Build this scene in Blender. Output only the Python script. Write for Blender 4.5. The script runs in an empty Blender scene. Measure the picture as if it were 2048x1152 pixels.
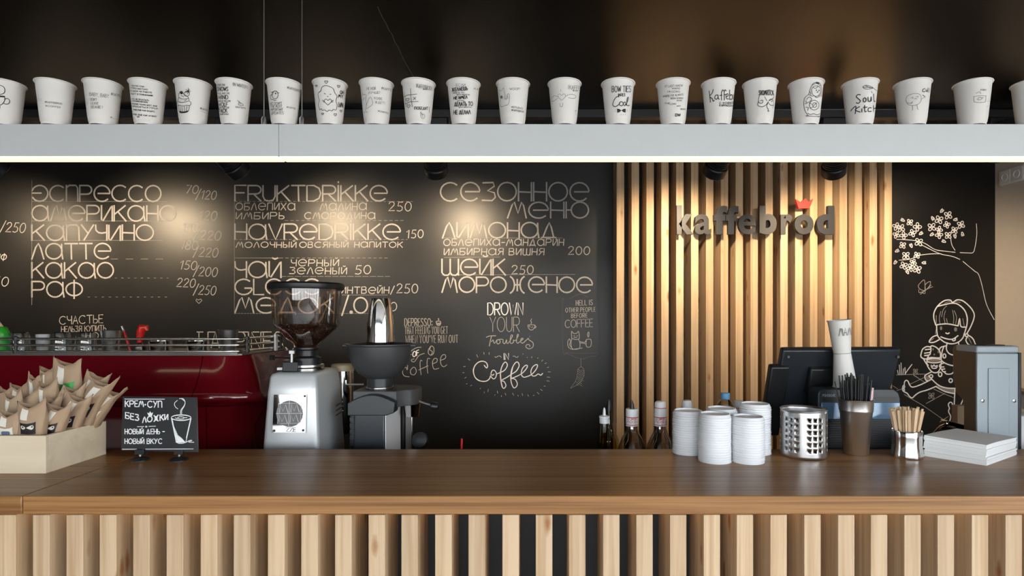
import bpy, bmesh, math, random
from mathutils import Vector, Matrix
R = math.radians
random.seed(7)
S = bpy.context.scene
COL = S.collection
# ---------------------------------------------------------------- camera
F = 1150.0; CX = 1075.0; CY = 630.0          # focal length and optical axis in pixels of the 2048 x 1152 frame
EYE = 1.52
cam_d = bpy.data.cameras.new('camera'); cam = bpy.data.objects.new('camera', cam_d); COL.objects.link(cam)
cam_d.sensor_width = 36; cam_d.lens = F / 2048 * 36
cam_d.shift_x = -(CX - 1024) / 2048; cam_d.shift_y = (CY - 576) / 2048
cam.location = (0, 0, EYE); cam.rotation_euler = (R(90), 0, 0)
cam_d.clip_start = 0.02
S.camera = cam
# ---------------------------------------------------------------- light of the place
S.view_settings.view_transform = 'Standard'; S.view_settings.look = 'None'
S.view_settings.gamma = 1; S.view_settings.use_curve_mapping = False
S.view_settings.exposure = 0.0
W = bpy.data.worlds.new('sky'); S.world = W; W.use_nodes = True
nt = W.node_tree; bgn = nt.nodes['Background']
sky = nt.nodes.new('ShaderNodeTexSky'); sky.sky_type = 'NISHITA'; sky.sun_disc = False
sky.sun_elevation = R(38); sky.sun_rotation = R(60); sky.air_density = 1.0; sky.dust_density = 3.0
hs = nt.nodes.new('ShaderNodeHueSaturation'); hs.inputs['Saturation'].default_value = .35
nt.links.new(sky.outputs[0], hs.inputs['Color']); nt.links.new(hs.outputs[0], bgn.inputs[0]); bgn.inputs[1].default_value = 2.8
SPOT_W = 70.0
S.cycles.use_denoising = True

# ---------------------------------------------------------------- helpers
def at(px, py, Y):
    return Vector(((px - CX) / F * Y, Y, EYE - (py - CY) / F * Y))

class MB:
    def __init__(s): s.v = []; s.f = []
    def add(s, vs, fs):
        o = len(s.v); s.v += [tuple(v) for v in vs]; s.f += [tuple(i + o for i in f) for f in fs]; return s
    def box(s, x0, x1, y0, y1, z0, z1):
        return s.add([(x0,y0,z0),(x1,y0,z0),(x1,y1,z0),(x0,y1,z0),(x0,y0,z1),(x1,y0,z1),(x1,y1,z1),(x0,y1,z1)],
                     [(0,3,2,1),(4,5,6,7),(0,1,5,4),(1,2,6,5),(2,3,7,6),(3,0,4,7)])
    def hexa(s, p):      # 8 points: bottom ring then top ring
        return s.add(p, [(0,3,2,1),(4,5,6,7),(0,1,5,4),(1,2,6,5),(2,3,7,6),(3,0,4,7)])
    def lathe(s, prof, c=(0,0,0), n=32, M=None, cap0=True, cap1=True):
        vs = []; fs = []
        for (r, z) in prof:
            for k in range(n):
                a = 2 * math.pi * k / n
                p = Vector((r * math.cos(a), r * math.sin(a), z))
                if M: p = M @ p
                vs.append(p + Vector(c))
        for i in range(len(prof) - 1):
            for k in range(n):
                a, b = i * n + k, i * n + (k + 1) % n
                fs.append((a, b, b + n, a + n))
        if cap0: fs.append(tuple(reversed(range(n))))
        if cap1: fs.append(tuple((len(prof) - 1) * n + k for k in range(n)))
        return s.add(vs, fs)
    def tube(s, pts, r, n=10, caps=True):
        pts = [Vector(p) for p in pts]; vs = []; fs = []
        up = None
        for i, p in enumerate(pts):
            t = (pts[min(i + 1, len(pts) - 1)] - pts[max(i - 1, 0)]).normalized()
            if up is None:
                up = Vector((0, 0, 1)) if abs(t.z) < .9 else Vector((1, 0, 0))
            a = t.cross(up).normalized(); b = a.cross(t).normalized(); up = b
            rr = r[i] if isinstance(r, (list, tuple)) else r
            for k in range(n):
                q = 2 * math.pi * k / n
                vs.append(p + a * math.cos(q) * rr + b * math.sin(q) * rr)
        for i in range(len(pts) - 1):
            for k in range(n):
                a, b = i * n + k, i * n + (k + 1) % n
                fs.append((a, b, b + n, a + n))
        if caps:
            fs.append(tuple(reversed(range(n)))); fs.append(tuple((len(pts) - 1) * n + k for k in range(n)))
        return s.add(vs, fs)
    def loft(s, rings, caps=True, closed=True):
        n = len(rings[0]); vs = [p for r in rings for p in r]; fs = []
        for i in range(len(rings) - 1):
            for k in range(n if closed else n - 1):
                a, b = i * n + k, i * n + (k + 1) % n
                fs.append((a, b, b + n, a + n))
        if caps:
            fs.append(tuple(reversed(range(n)))); fs.append(tuple((len(rings) - 1) * n + k for k in range(n)))
        return s.add(vs, fs)
    def prism(s, poly, y0, y1):     # polygon in xz pushed along y
        n = len(poly)
        return s.add([(x, y0, z) for x, z in poly] + [(x, y1, z) for x, z in poly],
                     [tuple(range(n)), tuple(reversed(range(n, 2 * n)))] + [(k, n + k, n + (k + 1) % n, (k + 1) % n) for k in range(n)])
    def build(s, name, mat, parent=None, loc=None, bevel=0, smooth=True, ang=35, solid=0, fix=True):
        me = bpy.data.meshes.new(name); me.from_pydata(s.v, [], s.f); me.update()
        if fix:
            bm = bmesh.new(); bm.from_mesh(me); bmesh.ops.recalc_face_normals(bm, faces=bm.faces); bm.to_mesh(me); bm.free()
        if smooth:
            me.shade_smooth(); me.set_sharp_from_angle(angle=R(ang))
        me.materials.append(mat)
        o = bpy.data.objects.new(name, me); COL.objects.link(o)
        if parent: o.parent = parent
        if loc is not None: o.location = loc
        if bevel:
            b = o.modifiers.new('bevel', 'BEVEL'); b.width = bevel; b.segments = 2; b.limit_method = 'ANGLE'; b.angle_limit = R(40)
            b.harden_normals = False
        if solid:
            b = o.modifiers.new('thickness', 'SOLIDIFY'); b.thickness = solid; b.offset = -1
        return o

def tag(o, label=None, cat=None, group=None, kind=None):
    if label: o['label'] = label
    if cat: o['category'] = cat
    if group: o['group'] = group
    if kind: o['kind'] = kind
    return o
def thing(name, loc, label, cat, group=None, rz=0):
    o = bpy.data.objects.new(name, None); COL.objects.link(o); o.location = loc; o.rotation_euler.z = rz
    o.empty_display_size = .05
    return tag(o, label, cat, group)
def copy_tree(o, parent=None):
    c = o.copy(); COL.objects.link(c); c.parent = parent
    for ch in list(o.children): copy_tree(ch, c)
    return c

# ---------------------------------------------------------------- materials
def mat(name, col, rough=.5, metal=0.0, spec=.5, coat=0, bump=0, bscale=200, vary=0, vscale=30, emit=None, es=0):
    m = bpy.data.materials.new(name); m.use_nodes = True
    n = m.node_tree; b = n.nodes['Principled BSDF']
    b.inputs['Base Color'].default_value = (*col, 1); b.inputs['Roughness'].default_value = rough
    b.inputs['Metallic'].default_value = metal; b.inputs['Specular IOR Level'].default_value = spec
    if coat: b.inputs['Coat Weight'].default_value = coat; b.inputs['Coat Roughness'].default_value = .05
    if emit: b.inputs['Emission Color'].default_value = (*emit, 1); b.inputs['Emission Strength'].default_value = es
    if bump or vary:
        tc = n.nodes.new('ShaderNodeTexCoord')
        if bump:
            t = n.nodes.new('ShaderNodeTexNoise'); t.inputs['Scale'].default_value = bscale; t.inputs['Detail'].default_value = 3
            bp = n.nodes.new('ShaderNodeBump'); bp.inputs['Strength'].default_value = bump; bp.inputs['Distance'].default_value = .002
            n.links.new(tc.outputs['Object'], t.inputs['Vector']); n.links.new(t.outputs[0], bp.inputs['Height']); n.links.new(bp.outputs[0], b.inputs['Normal'])
        if vary:
            t = n.nodes.new('ShaderNodeTexNoise'); t.inputs['Scale'].default_value = vscale; t.inputs['Detail'].default_value = 4
            mx = n.nodes.new('ShaderNodeMix'); mx.data_type = 'RGBA'
            mx.inputs['A'].default_value = (*[c * (1 - vary) for c in col], 1); mx.inputs['B'].default_value = (*[min(1, c * (1 + vary)) for c in col], 1)
            n.links.new(tc.outputs['Object'], t.inputs['Vector']); n.links.new(t.outputs[0], mx.inputs['Factor']); n.links.new(mx.outputs['Result'], b.inputs['Base Color'])
    return m

def wood(name, light, dark, axis, rough=.55, knots=None, grain=70, stave=0, contrast=1.0, coat=0, bump=.15):
    """grain runs along axis (0 x, 1 y, 2 z); knots = knot colour or None; stave = stave width across y"""
    m = bpy.data.materials.new(name); m.use_nodes = True; n = m.node_tree; L = n.links.new
    b = n.nodes['Principled BSDF']; b.inputs['Roughness'].default_value = rough; b.inputs['Specular IOR Level'].default_value = .38
    if coat: b.inputs['Coat Weight'].default_value = coat; b.inputs['Coat Roughness'].default_value = .25
    tc = n.nodes.new('ShaderNodeTexCoord'); oi = n.nodes.new('ShaderNodeObjectInfo')
    vm = n.nodes.new('ShaderNodeVectorMath'); vm.operation = 'MULTIPLY_ADD'
    cmb = n.nodes.new('ShaderNodeCombineXYZ')
    for i in range(3): L(oi.outputs['Random'], cmb.inputs[i])
    vm.inputs[1].default_value = (37.7, 53.1, 71.3)
    L(cmb.outputs[0], vm.inputs[0]); L(tc.outputs['Object'], vm.inputs[2])
    def noise(sc_along, sc_across, detail, dist=0):
        mp = n.nodes.new('ShaderNodeMapping'); mp.inputs['Scale'].default_value = tuple(sc_along if i == axis else sc_across for i in range(3))
        t = n.nodes.new('ShaderNodeTexNoise'); t.inputs['Scale'].default_value = 1; t.inputs['Detail'].default_value = detail; t.inputs['Distortion'].default_value = dist
        L(vm.outputs[0], mp.inputs['Vector']); L(mp.outputs[0], t.inputs['Vector']); return t
    t1 = noise(1.2, grain, 5, .6); t2 = noise(.5, grain * .22, 3, 1.2); t3 = noise(8, grain * 4, 2)
    ad = n.nodes.new('ShaderNodeMath'); ad.operation = 'MULTIPLY_ADD'; ad.inputs[1].default_value = .55
    L(t2.outputs[0], ad.inputs[0]); L(t1.outputs[0], ad.inputs[2])
    a2 = n.nodes.new('ShaderNodeMath'); a2.operation = 'MULTIPLY_ADD'; a2.inputs[1].default_value = .22; L(t3.outputs[0], a2.inputs[0]); L(ad.outputs[0], a2.inputs[2])
    src = a2
    if stave:
        sp = n.nodes.new('ShaderNodeSeparateXYZ'); L(tc.outputs['Object'], sp.inputs[0])
        dv = n.nodes.new('ShaderNodeMath'); dv.operation = 'DIVIDE'; dv.inputs[1].default_value = stave; L(sp.outputs[1], dv.inputs[0])
        fl = n.nodes.new('ShaderNodeMath'); fl.operation = 'FLOOR'; L(dv.outputs[0], fl.inputs[0])
        wn = n.nodes.new('ShaderNodeTexWhiteNoise'); wn.noise_dimensions = '1D'; L(fl.outputs[0], wn.inputs['W'])
        a3 = n.nodes.new('ShaderNodeMath'); a3.operation = 'MULTIPLY_ADD'; a3.inputs[1].default_value = .30; L(wn.outputs[0], a3.inputs[0]); L(a2.outputs[0], a3.inputs[2])
        a4 = n.nodes.new('ShaderNodeMath'); a4.operation = 'SUBTRACT'; a4.inputs[1].default_value = .15; L(a3.outputs[0], a4.inputs[0]); src = a4
    rp = n.nodes.new('ShaderNodeValToRGB'); c = .22 / contrast
    rp.color_ramp.elements[0].position = max(0, .88 - c); rp.color_ramp.elements[0].color = (*dark, 1)
    rp.color_ramp.elements[1].position = min(1, .88 + c * .6); rp.color_ramp.elements[1].color = (*light, 1)
    L(src.outputs[0], rp.inputs[0]); out = rp.outputs[0]
    # a little tone of its own for every board
    hv = n.nodes.new('ShaderNodeHueSaturation'); mr = n.nodes.new('ShaderNodeMapRange')
    mr.inputs['To Min'].default_value = .90; mr.inputs['To Max'].default_value = 1.08; L(oi.outputs['Random'], mr.inputs['Value'])
    L(mr.outputs[0], hv.inputs['Value']); L(out, hv.inputs['Color']); out = hv.outputs[0]
    if knots:
        mp = n.nodes.new('ShaderNodeMapping'); mp.inputs['Scale'].default_value = tuple(5.5 if i == axis else 17 for i in range(3))
        nz = n.nodes.new('ShaderNodeTexNoise'); nz.inputs['Scale'].default_value = 40
        L(vm.outputs[0], nz.inputs['Vector'])
        vo = n.nodes.new('ShaderNodeTexVoronoi'); vo.inputs['Scale'].default_value = 1; L(vm.outputs[0], mp.inputs[0]); L(mp.outputs[0], vo.inputs['Vector'])
        ds = n.nodes.new('ShaderNodeMath'); ds.operation = 'MULTIPLY_ADD'; ds.inputs[1].default_value = .10; L(nz.outputs[0], ds.inputs[0]); L(vo.outputs['Distance'], ds.inputs[2])
        kr = n.nodes.new('ShaderNodeMapRange'); kr.inputs['From Min'].default_value = .12; kr.inputs['From Max'].default_value = .24; kr.inputs['To Min'].default_value = 1; kr.inputs['To Max'].default_value = 0
        L(ds.outputs[0], kr.inputs['Value'])
        sx = n.nodes.new('ShaderNodeSeparateColor'); L(vo.outputs['Color'], sx.inputs[0])
        gt = n.nodes.new('ShaderNodeMath'); gt.operation = 'GREATER_THAN'; gt.inputs[1].default_value = .32; L(sx.outputs[0], gt.inputs[0])
        ml = n.nodes.new('ShaderNodeMath'); ml.operation = 'MULTIPLY'; L(kr.outputs[0], ml.inputs[0]); L(gt.outputs[0], ml.inputs[1])
        mx = n.nodes.new('ShaderNodeMix'); mx.data_type = 'RGBA'; mx.inputs['B'].default_value = (*knots, 1)
        L(ml.outputs[0], mx.inputs['Factor']); L(out, mx.inputs['A']); out = mx.outputs['Result']
    L(out, b.inputs['Base Color'])
    bp = n.nodes.new('ShaderNodeBump'); bp.inputs['Strength'].default_value = bump; bp.inputs['Distance'].default_value = .001
    L(t1.outputs[0], bp.inputs['Height']); L(bp.outputs[0], b.inputs['Normal'])
    return m

def clear(name, tint, refl=.12, rough=.03):
    m = bpy.data.materials.new(name); m.use_nodes = True; n = m.node_tree; L = n.links.new
    n.nodes.remove(n.nodes['Principled BSDF']); o = n.nodes['Material Output']
    tr = n.nodes.new('ShaderNodeBsdfTransparent'); tr.inputs[0].default_value = (*tint, 1)
    gl = n.nodes.new('ShaderNodeBsdfGlossy'); gl.inputs['Roughness'].default_value = rough
    lw = n.nodes.new('ShaderNodeLayerWeight'); lw.inputs[0].default_value = .25
    mr = n.nodes.new('ShaderNodeMapRange'); mr.inputs['To Min'].default_value = refl; mr.inputs['To Max'].default_value = .75
    mx = n.nodes.new('ShaderNodeMixShader'); L(lw.outputs['Facing'], mr.inputs['Value']); L(mr.outputs[0], mx.inputs[0])
    L(tr.outputs[0], mx.inputs[1]); L(gl.outputs[0], mx.inputs[2]); L(mx.outputs[0], o.inputs[0]); return m

def chalk_mat(name, bright, gap=.45, scale=900):
    m = bpy.data.materials.new(name); m.use_nodes = True; n = m.node_tree; L = n.links.new
    b = n.nodes['Principled BSDF']; b.inputs['Roughness'].default_value = .9; b.inputs['Specular IOR Level'].default_value = .1
    g = n.nodes.new('ShaderNodeNewGeometry'); t = n.nodes.new('ShaderNodeTexNoise'); t.inputs['Scale'].default_value = scale; t.inputs['Detail'].default_value = 2
    L(g.outputs['Position'], t.inputs['Vector'])
    rp = n.nodes.new('ShaderNodeValToRGB'); rp.color_ramp.elements[0].position = .35; rp.color_ramp.elements[1].position = .55
    rp.color_ramp.elements[0].color = (*[c * gap for c in bright], 1); rp.color_ramp.elements[1].color = (*bright, 1)
    L(t.outputs[0], rp.inputs[0]); L(rp.outputs[0], b.inputs['Base Color']); return m

M = {}
M['pine'] = wood('pine', (.545, .395, .250), (.41, .265, .142), 2, .55, knots=(.30, .13, .045), grain=55)
M['stain'] = wood('stained_oak', (.345, .172, .062), (.17, .072, .020), 0, .34, grain=95, stave=.045, contrast=.9, bump=.08)
M['ply'] = wood('birch_plywood', (.74, .63, .47), (.62, .50, .35), 0, .6, grain=22, contrast=.6)
M['stick'] = wood('birch_stick', (.78, .58, .38), (.58, .38, .21), 2, .65, grain=200)
M['board'] = mat('chalkboard_paint', (.0045, .0043, .0044), .40, spec=.44, bump=.05, bscale=60, vary=.25, vscale=3)
M['ceil'] = mat('black_ceiling_paint', (.0022, .0021, .0022), .27, spec=.27, bump=.12, bscale=9)
M['panel'] = mat('black_panel', (.012, .012, .014), .5)
M['plaster'] = mat('beige_plaster', (.62, .56, .50), .8, bump=.2, bscale=90, vary=.05)
M['dwall'] = mat('dark_plaster', (.10, .095, .09), .8, bump=.2, bscale=90)
M['floor'] = mat('grey_floor', (.12, .11, .10), .5, vary=.1)
M['paint'] = mat('grey_lamp_paint', (.60, .63, .65), .45, vary=.02)
M['led'] = mat('lamp_diffuser', (.9, .85, .75), .5, emit=(1, .82, .55), es=1.25)
M['warmled'] = mat('warm_led', (.9, .8, .6), .5, emit=(1, .62, .22), es=3.2)
M['cup'] = mat('white_paper', (.80, .785, .76), .6, bump=.05, bscale=300)
M['ink'] = mat('black_marker', (.015, .015, .017), .6)
M['inkg'] = mat('grey_marker', (.16, .16, .165), .6)
M['chalk'] = chalk_mat('chalk', (.40, .385, .37), .5)
M['chalkw'] = chalk_mat('bright_chalk', (.72, .72, .75), .75)
M['chalkd'] = chalk_mat('faint_chalk', (.24, .23, .22), .4)
M['chalkdd'] = chalk_mat('very_faint_chalk', (.12, .115, .11), .4)
M['pen'] = mat('white_chalk_marker', (.85, .86, .88), .7)
M['steel'] = mat('brushed_steel', (.66, .66, .67), .30, 1.0, vary=.06, vscale=8)
M['chrome'] = mat('polished_steel', (.78, .77, .76), .07, 1.0)
M['rail'] = mat('rail_chrome', (.85, .83, .80), .22, 1.0)
M['dsteel'] = mat('dark_steel', (.35, .34, .33), .25, 1.0)
M['black'] = mat('black_plastic', (.012, .013, .015), .38)
M['blackm'] = mat('matt_black_metal', (.010, .010, .011), .45)
M['navy'] = mat('dark_graphite_plastic', (.020, .024, .030), .35)
M['bowl'] = mat('graphite_plastic', (.050, .052, .055), .45, bump=.1, bscale=600)
M['red'] = mat('red_lacquer', (.115, .0022, .006), .12, coat=1.0)
M['silver'] = mat('silver_paint', (.60, .62, .64), .30, .25, coat=.3)
M['white'] = mat('white_plastic', (.80, .81, .83), .35)
M['lid'] = mat('white_lid_plastic', (.80, .82, .85), .35)
M['grey'] = mat('grey_enamel', (.36, .42, .46), .38, .15)
M['brownside'] = mat('bronze_enamel', (.13, .095, .065), .4, .3)
M['kraft'] = mat('kraft_paper', (.38, .262, .168), .75, bump=.3, bscale=60, vary=.10, vscale=20)
M['kraftin'] = mat('kraft_paper_inside', (.40, .28, .18), .8)
M['tape'] = mat('white_tape', (.72, .68, .60), .4)
M['lblack'] = mat('black_label', (.012, .008, .010), .5)
M['lgreen'] = mat('green_label', (.03, .30, .06), .5)
M['green'] = mat('green_plastic', (.03, .36, .03), .35)
M['redp'] = mat('red_plastic', (.55, .015, .010), .3)
M['redsign'] = mat('red_sign', (.72, .03, .022), .45)
M['sign'] = mat('graphite_sign', (.030, .031, .035), .45, spec=.35)
M['bean'] = mat('coffee_beans', (.060, .026, .014), .35)
M['hop'] = clear('smoky_plastic', (.76, .68, .62), .15)
M['glass'] = clear('clear_glass', (.90, .92, .93), .10)
M['pet'] = clear('clear_pet', (.80, .84, .86), .12)
M['amber'] = clear('syrup_bottle', (.55, .46, .34), .12)
M['oil'] = clear('yellow_oil', (.80, .66, .22), .06)
M['blue'] = mat('blue_cap', (.12, .36, .60), .4)
M['pink'] = mat('pink_paper', (.75, .52, .55), .6)
M['paper'] = mat('tissue_paper', (.83, .84, .84), .8, bump=.25, bscale=40)
M['embl'] = mat('emblem_grey', (.16, .16, .165), .5)
M['silverp'] = mat('silver_print', (.62, .61, .60), .45)
M['screen'] = mat('dark_glass_display', (.10, .20, .32), .06, .3, coat=1)
M['bluei'] = mat('blue_ink', (.10, .13, .22), .6)
M['cream'] = mat('cream_plastic', (.62, .50, .33), .35)

# ---------------------------------------------------------------- drawn lines (chalk, marker) as thin strips lying on a surface
def smooth(pts, k=5, closed=False):
    if len(pts) < 3: return pts
    P = [Vector((p[0], p[1])) for p in pts]; n = len(P); out = []
    rng = range(n if closed else n - 1)
    for i in rng:
        if closed: p0, p1, p2, p3 = P[(i - 1) % n], P[i], P[(i + 1) % n], P[(i + 2) % n]
        else: p0, p1, p2, p3 = P[max(i - 1, 0)], P[i], P[i + 1], P[min(i + 2, n - 1)]
        for j in range(k):
            t = j / k
            out.append(tuple(.5 * ((2 * p1) + (p2 - p0) * t + (2 * p0 - 5 * p1 + 4 * p2 - p3) * t * t + (3 * p1 - p0 - 3 * p2 + p3) * t ** 3)))
    out.append(tuple(P[0] if closed else P[-1])); return out
def ell(cx, cy, rx, ry, a0=0, a1=360, n=None):
    n = n or max(5, int(abs(a1 - a0) / 20))
    return [(cx + rx * math.cos(R(a0 + (a1 - a0) * i / n)), cy + ry * math.sin(R(a0 + (a1 - a0) * i / n))) for i in range(n + 1)]
class Plane:
    def __init__(s, o, n): s.o = Vector(o); s.n = Vector(n).normalized()
    def hit(s, px, py):
        d = Vector(((px - CX) / F, 1, -(py - CY) / F)); c = Vector((0, 0, EYE))
        return c + d * ((s.o - c).dot(s.n) / d.dot(s.n)), s.n
class Cone:
    def __init__(s, cx, cy, z0, r0, r1, h, M=None): s.a = (cx, cy, z0, r0, (r1 - r0) / h)
    def hit(s, px, py):
        cx, cy, z0, r0, k = s.a; dx, dz = (px - CX) / F, -(py - CY) / F
        a0 = r0 + k * (EYE - z0); b0 = k * dz
        A = dx * dx + 1 - b0 * b0; B = -2 * (dx * cx + cy) - 2 * a0 * b0; C = cx * cx + cy * cy - a0 * a0
        D = B * B - 4 * A * C
        if D <= 0: return None
        t = (-B - math.sqrt(D)) / (2 * A); p = Vector((t * dx, t, EYE + t * dz))
        n = Vector((p.x - cx, p.y - cy, 0)).normalized(); n.z = -k; n.normalize()
        if n.dot(Vector((dx, 1, dz)).normalized()) > -.12: return None
        return p, n
STRIPN = [0]
def strip(mb, surf, pts, w, off=.0005):
    """pts in photograph pixels; w in pixels"""
    STRIPN[0] += 1; off += (STRIPN[0] % 12) * .00005
    seg = []; run = []
    for p in pts:
        h = surf.hit(*p)
        if h is None:
            if len(run) > 1: seg.append(run)
            run = []
        else: run.append(h)
    if len(run) > 1: seg.append(run)
    for run in seg:
        q = [run[0]]
        for h in run[1:]:
            if (h[0] - q[-1][0]).length > 2e-4: q.append(h)
        if len(q) < 2: continue
        vs = []; N = len(q)
        closed = (q[0][0] - q[-1][0]).length < 3e-4 and N > 3
        for i, (p, n) in enumerate(q):
            if closed and i in (0, N - 1): t = (q[1][0] - q[N - 2][0])
            else: t = q[min(i + 1, N - 1)][0] - q[max(i - 1, 0)][0]
            if t.length < 1e-9: t = Vector((1, 0, 0))
            t.normalize(); s = n.cross(t).normalized(); hw = w * p.y / F / 2
            ext = Vector()
            if not closed and i == 0: ext = -t * hw * .6
            if not closed and i == N - 1: ext = t * hw * .6
            c = p + n * off + ext; vs += [c - s * hw, c + s * hw]
        mb.add(vs, [(2 * i, 2 * i + 2, 2 * i + 3, 2 * i + 1) for i in range(N - 1)])
def fill(mb, surf, pts, off=.0004):
    hs = [surf.hit(*p) for p in pts]
    if any(h is None for h in hs): return
    c = (sum(p[0] for p in pts) / len(pts), sum(p[1] for p in pts) / len(pts)); hc = surf.hit(*c)
    vs = [hc[0] + hc[1] * off] + [h[0] + h[1] * off for h in hs]; n = len(hs)
    mb.add(vs, [(0, i + 1, (i + 1) % n + 1) for i in range(n)])

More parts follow.
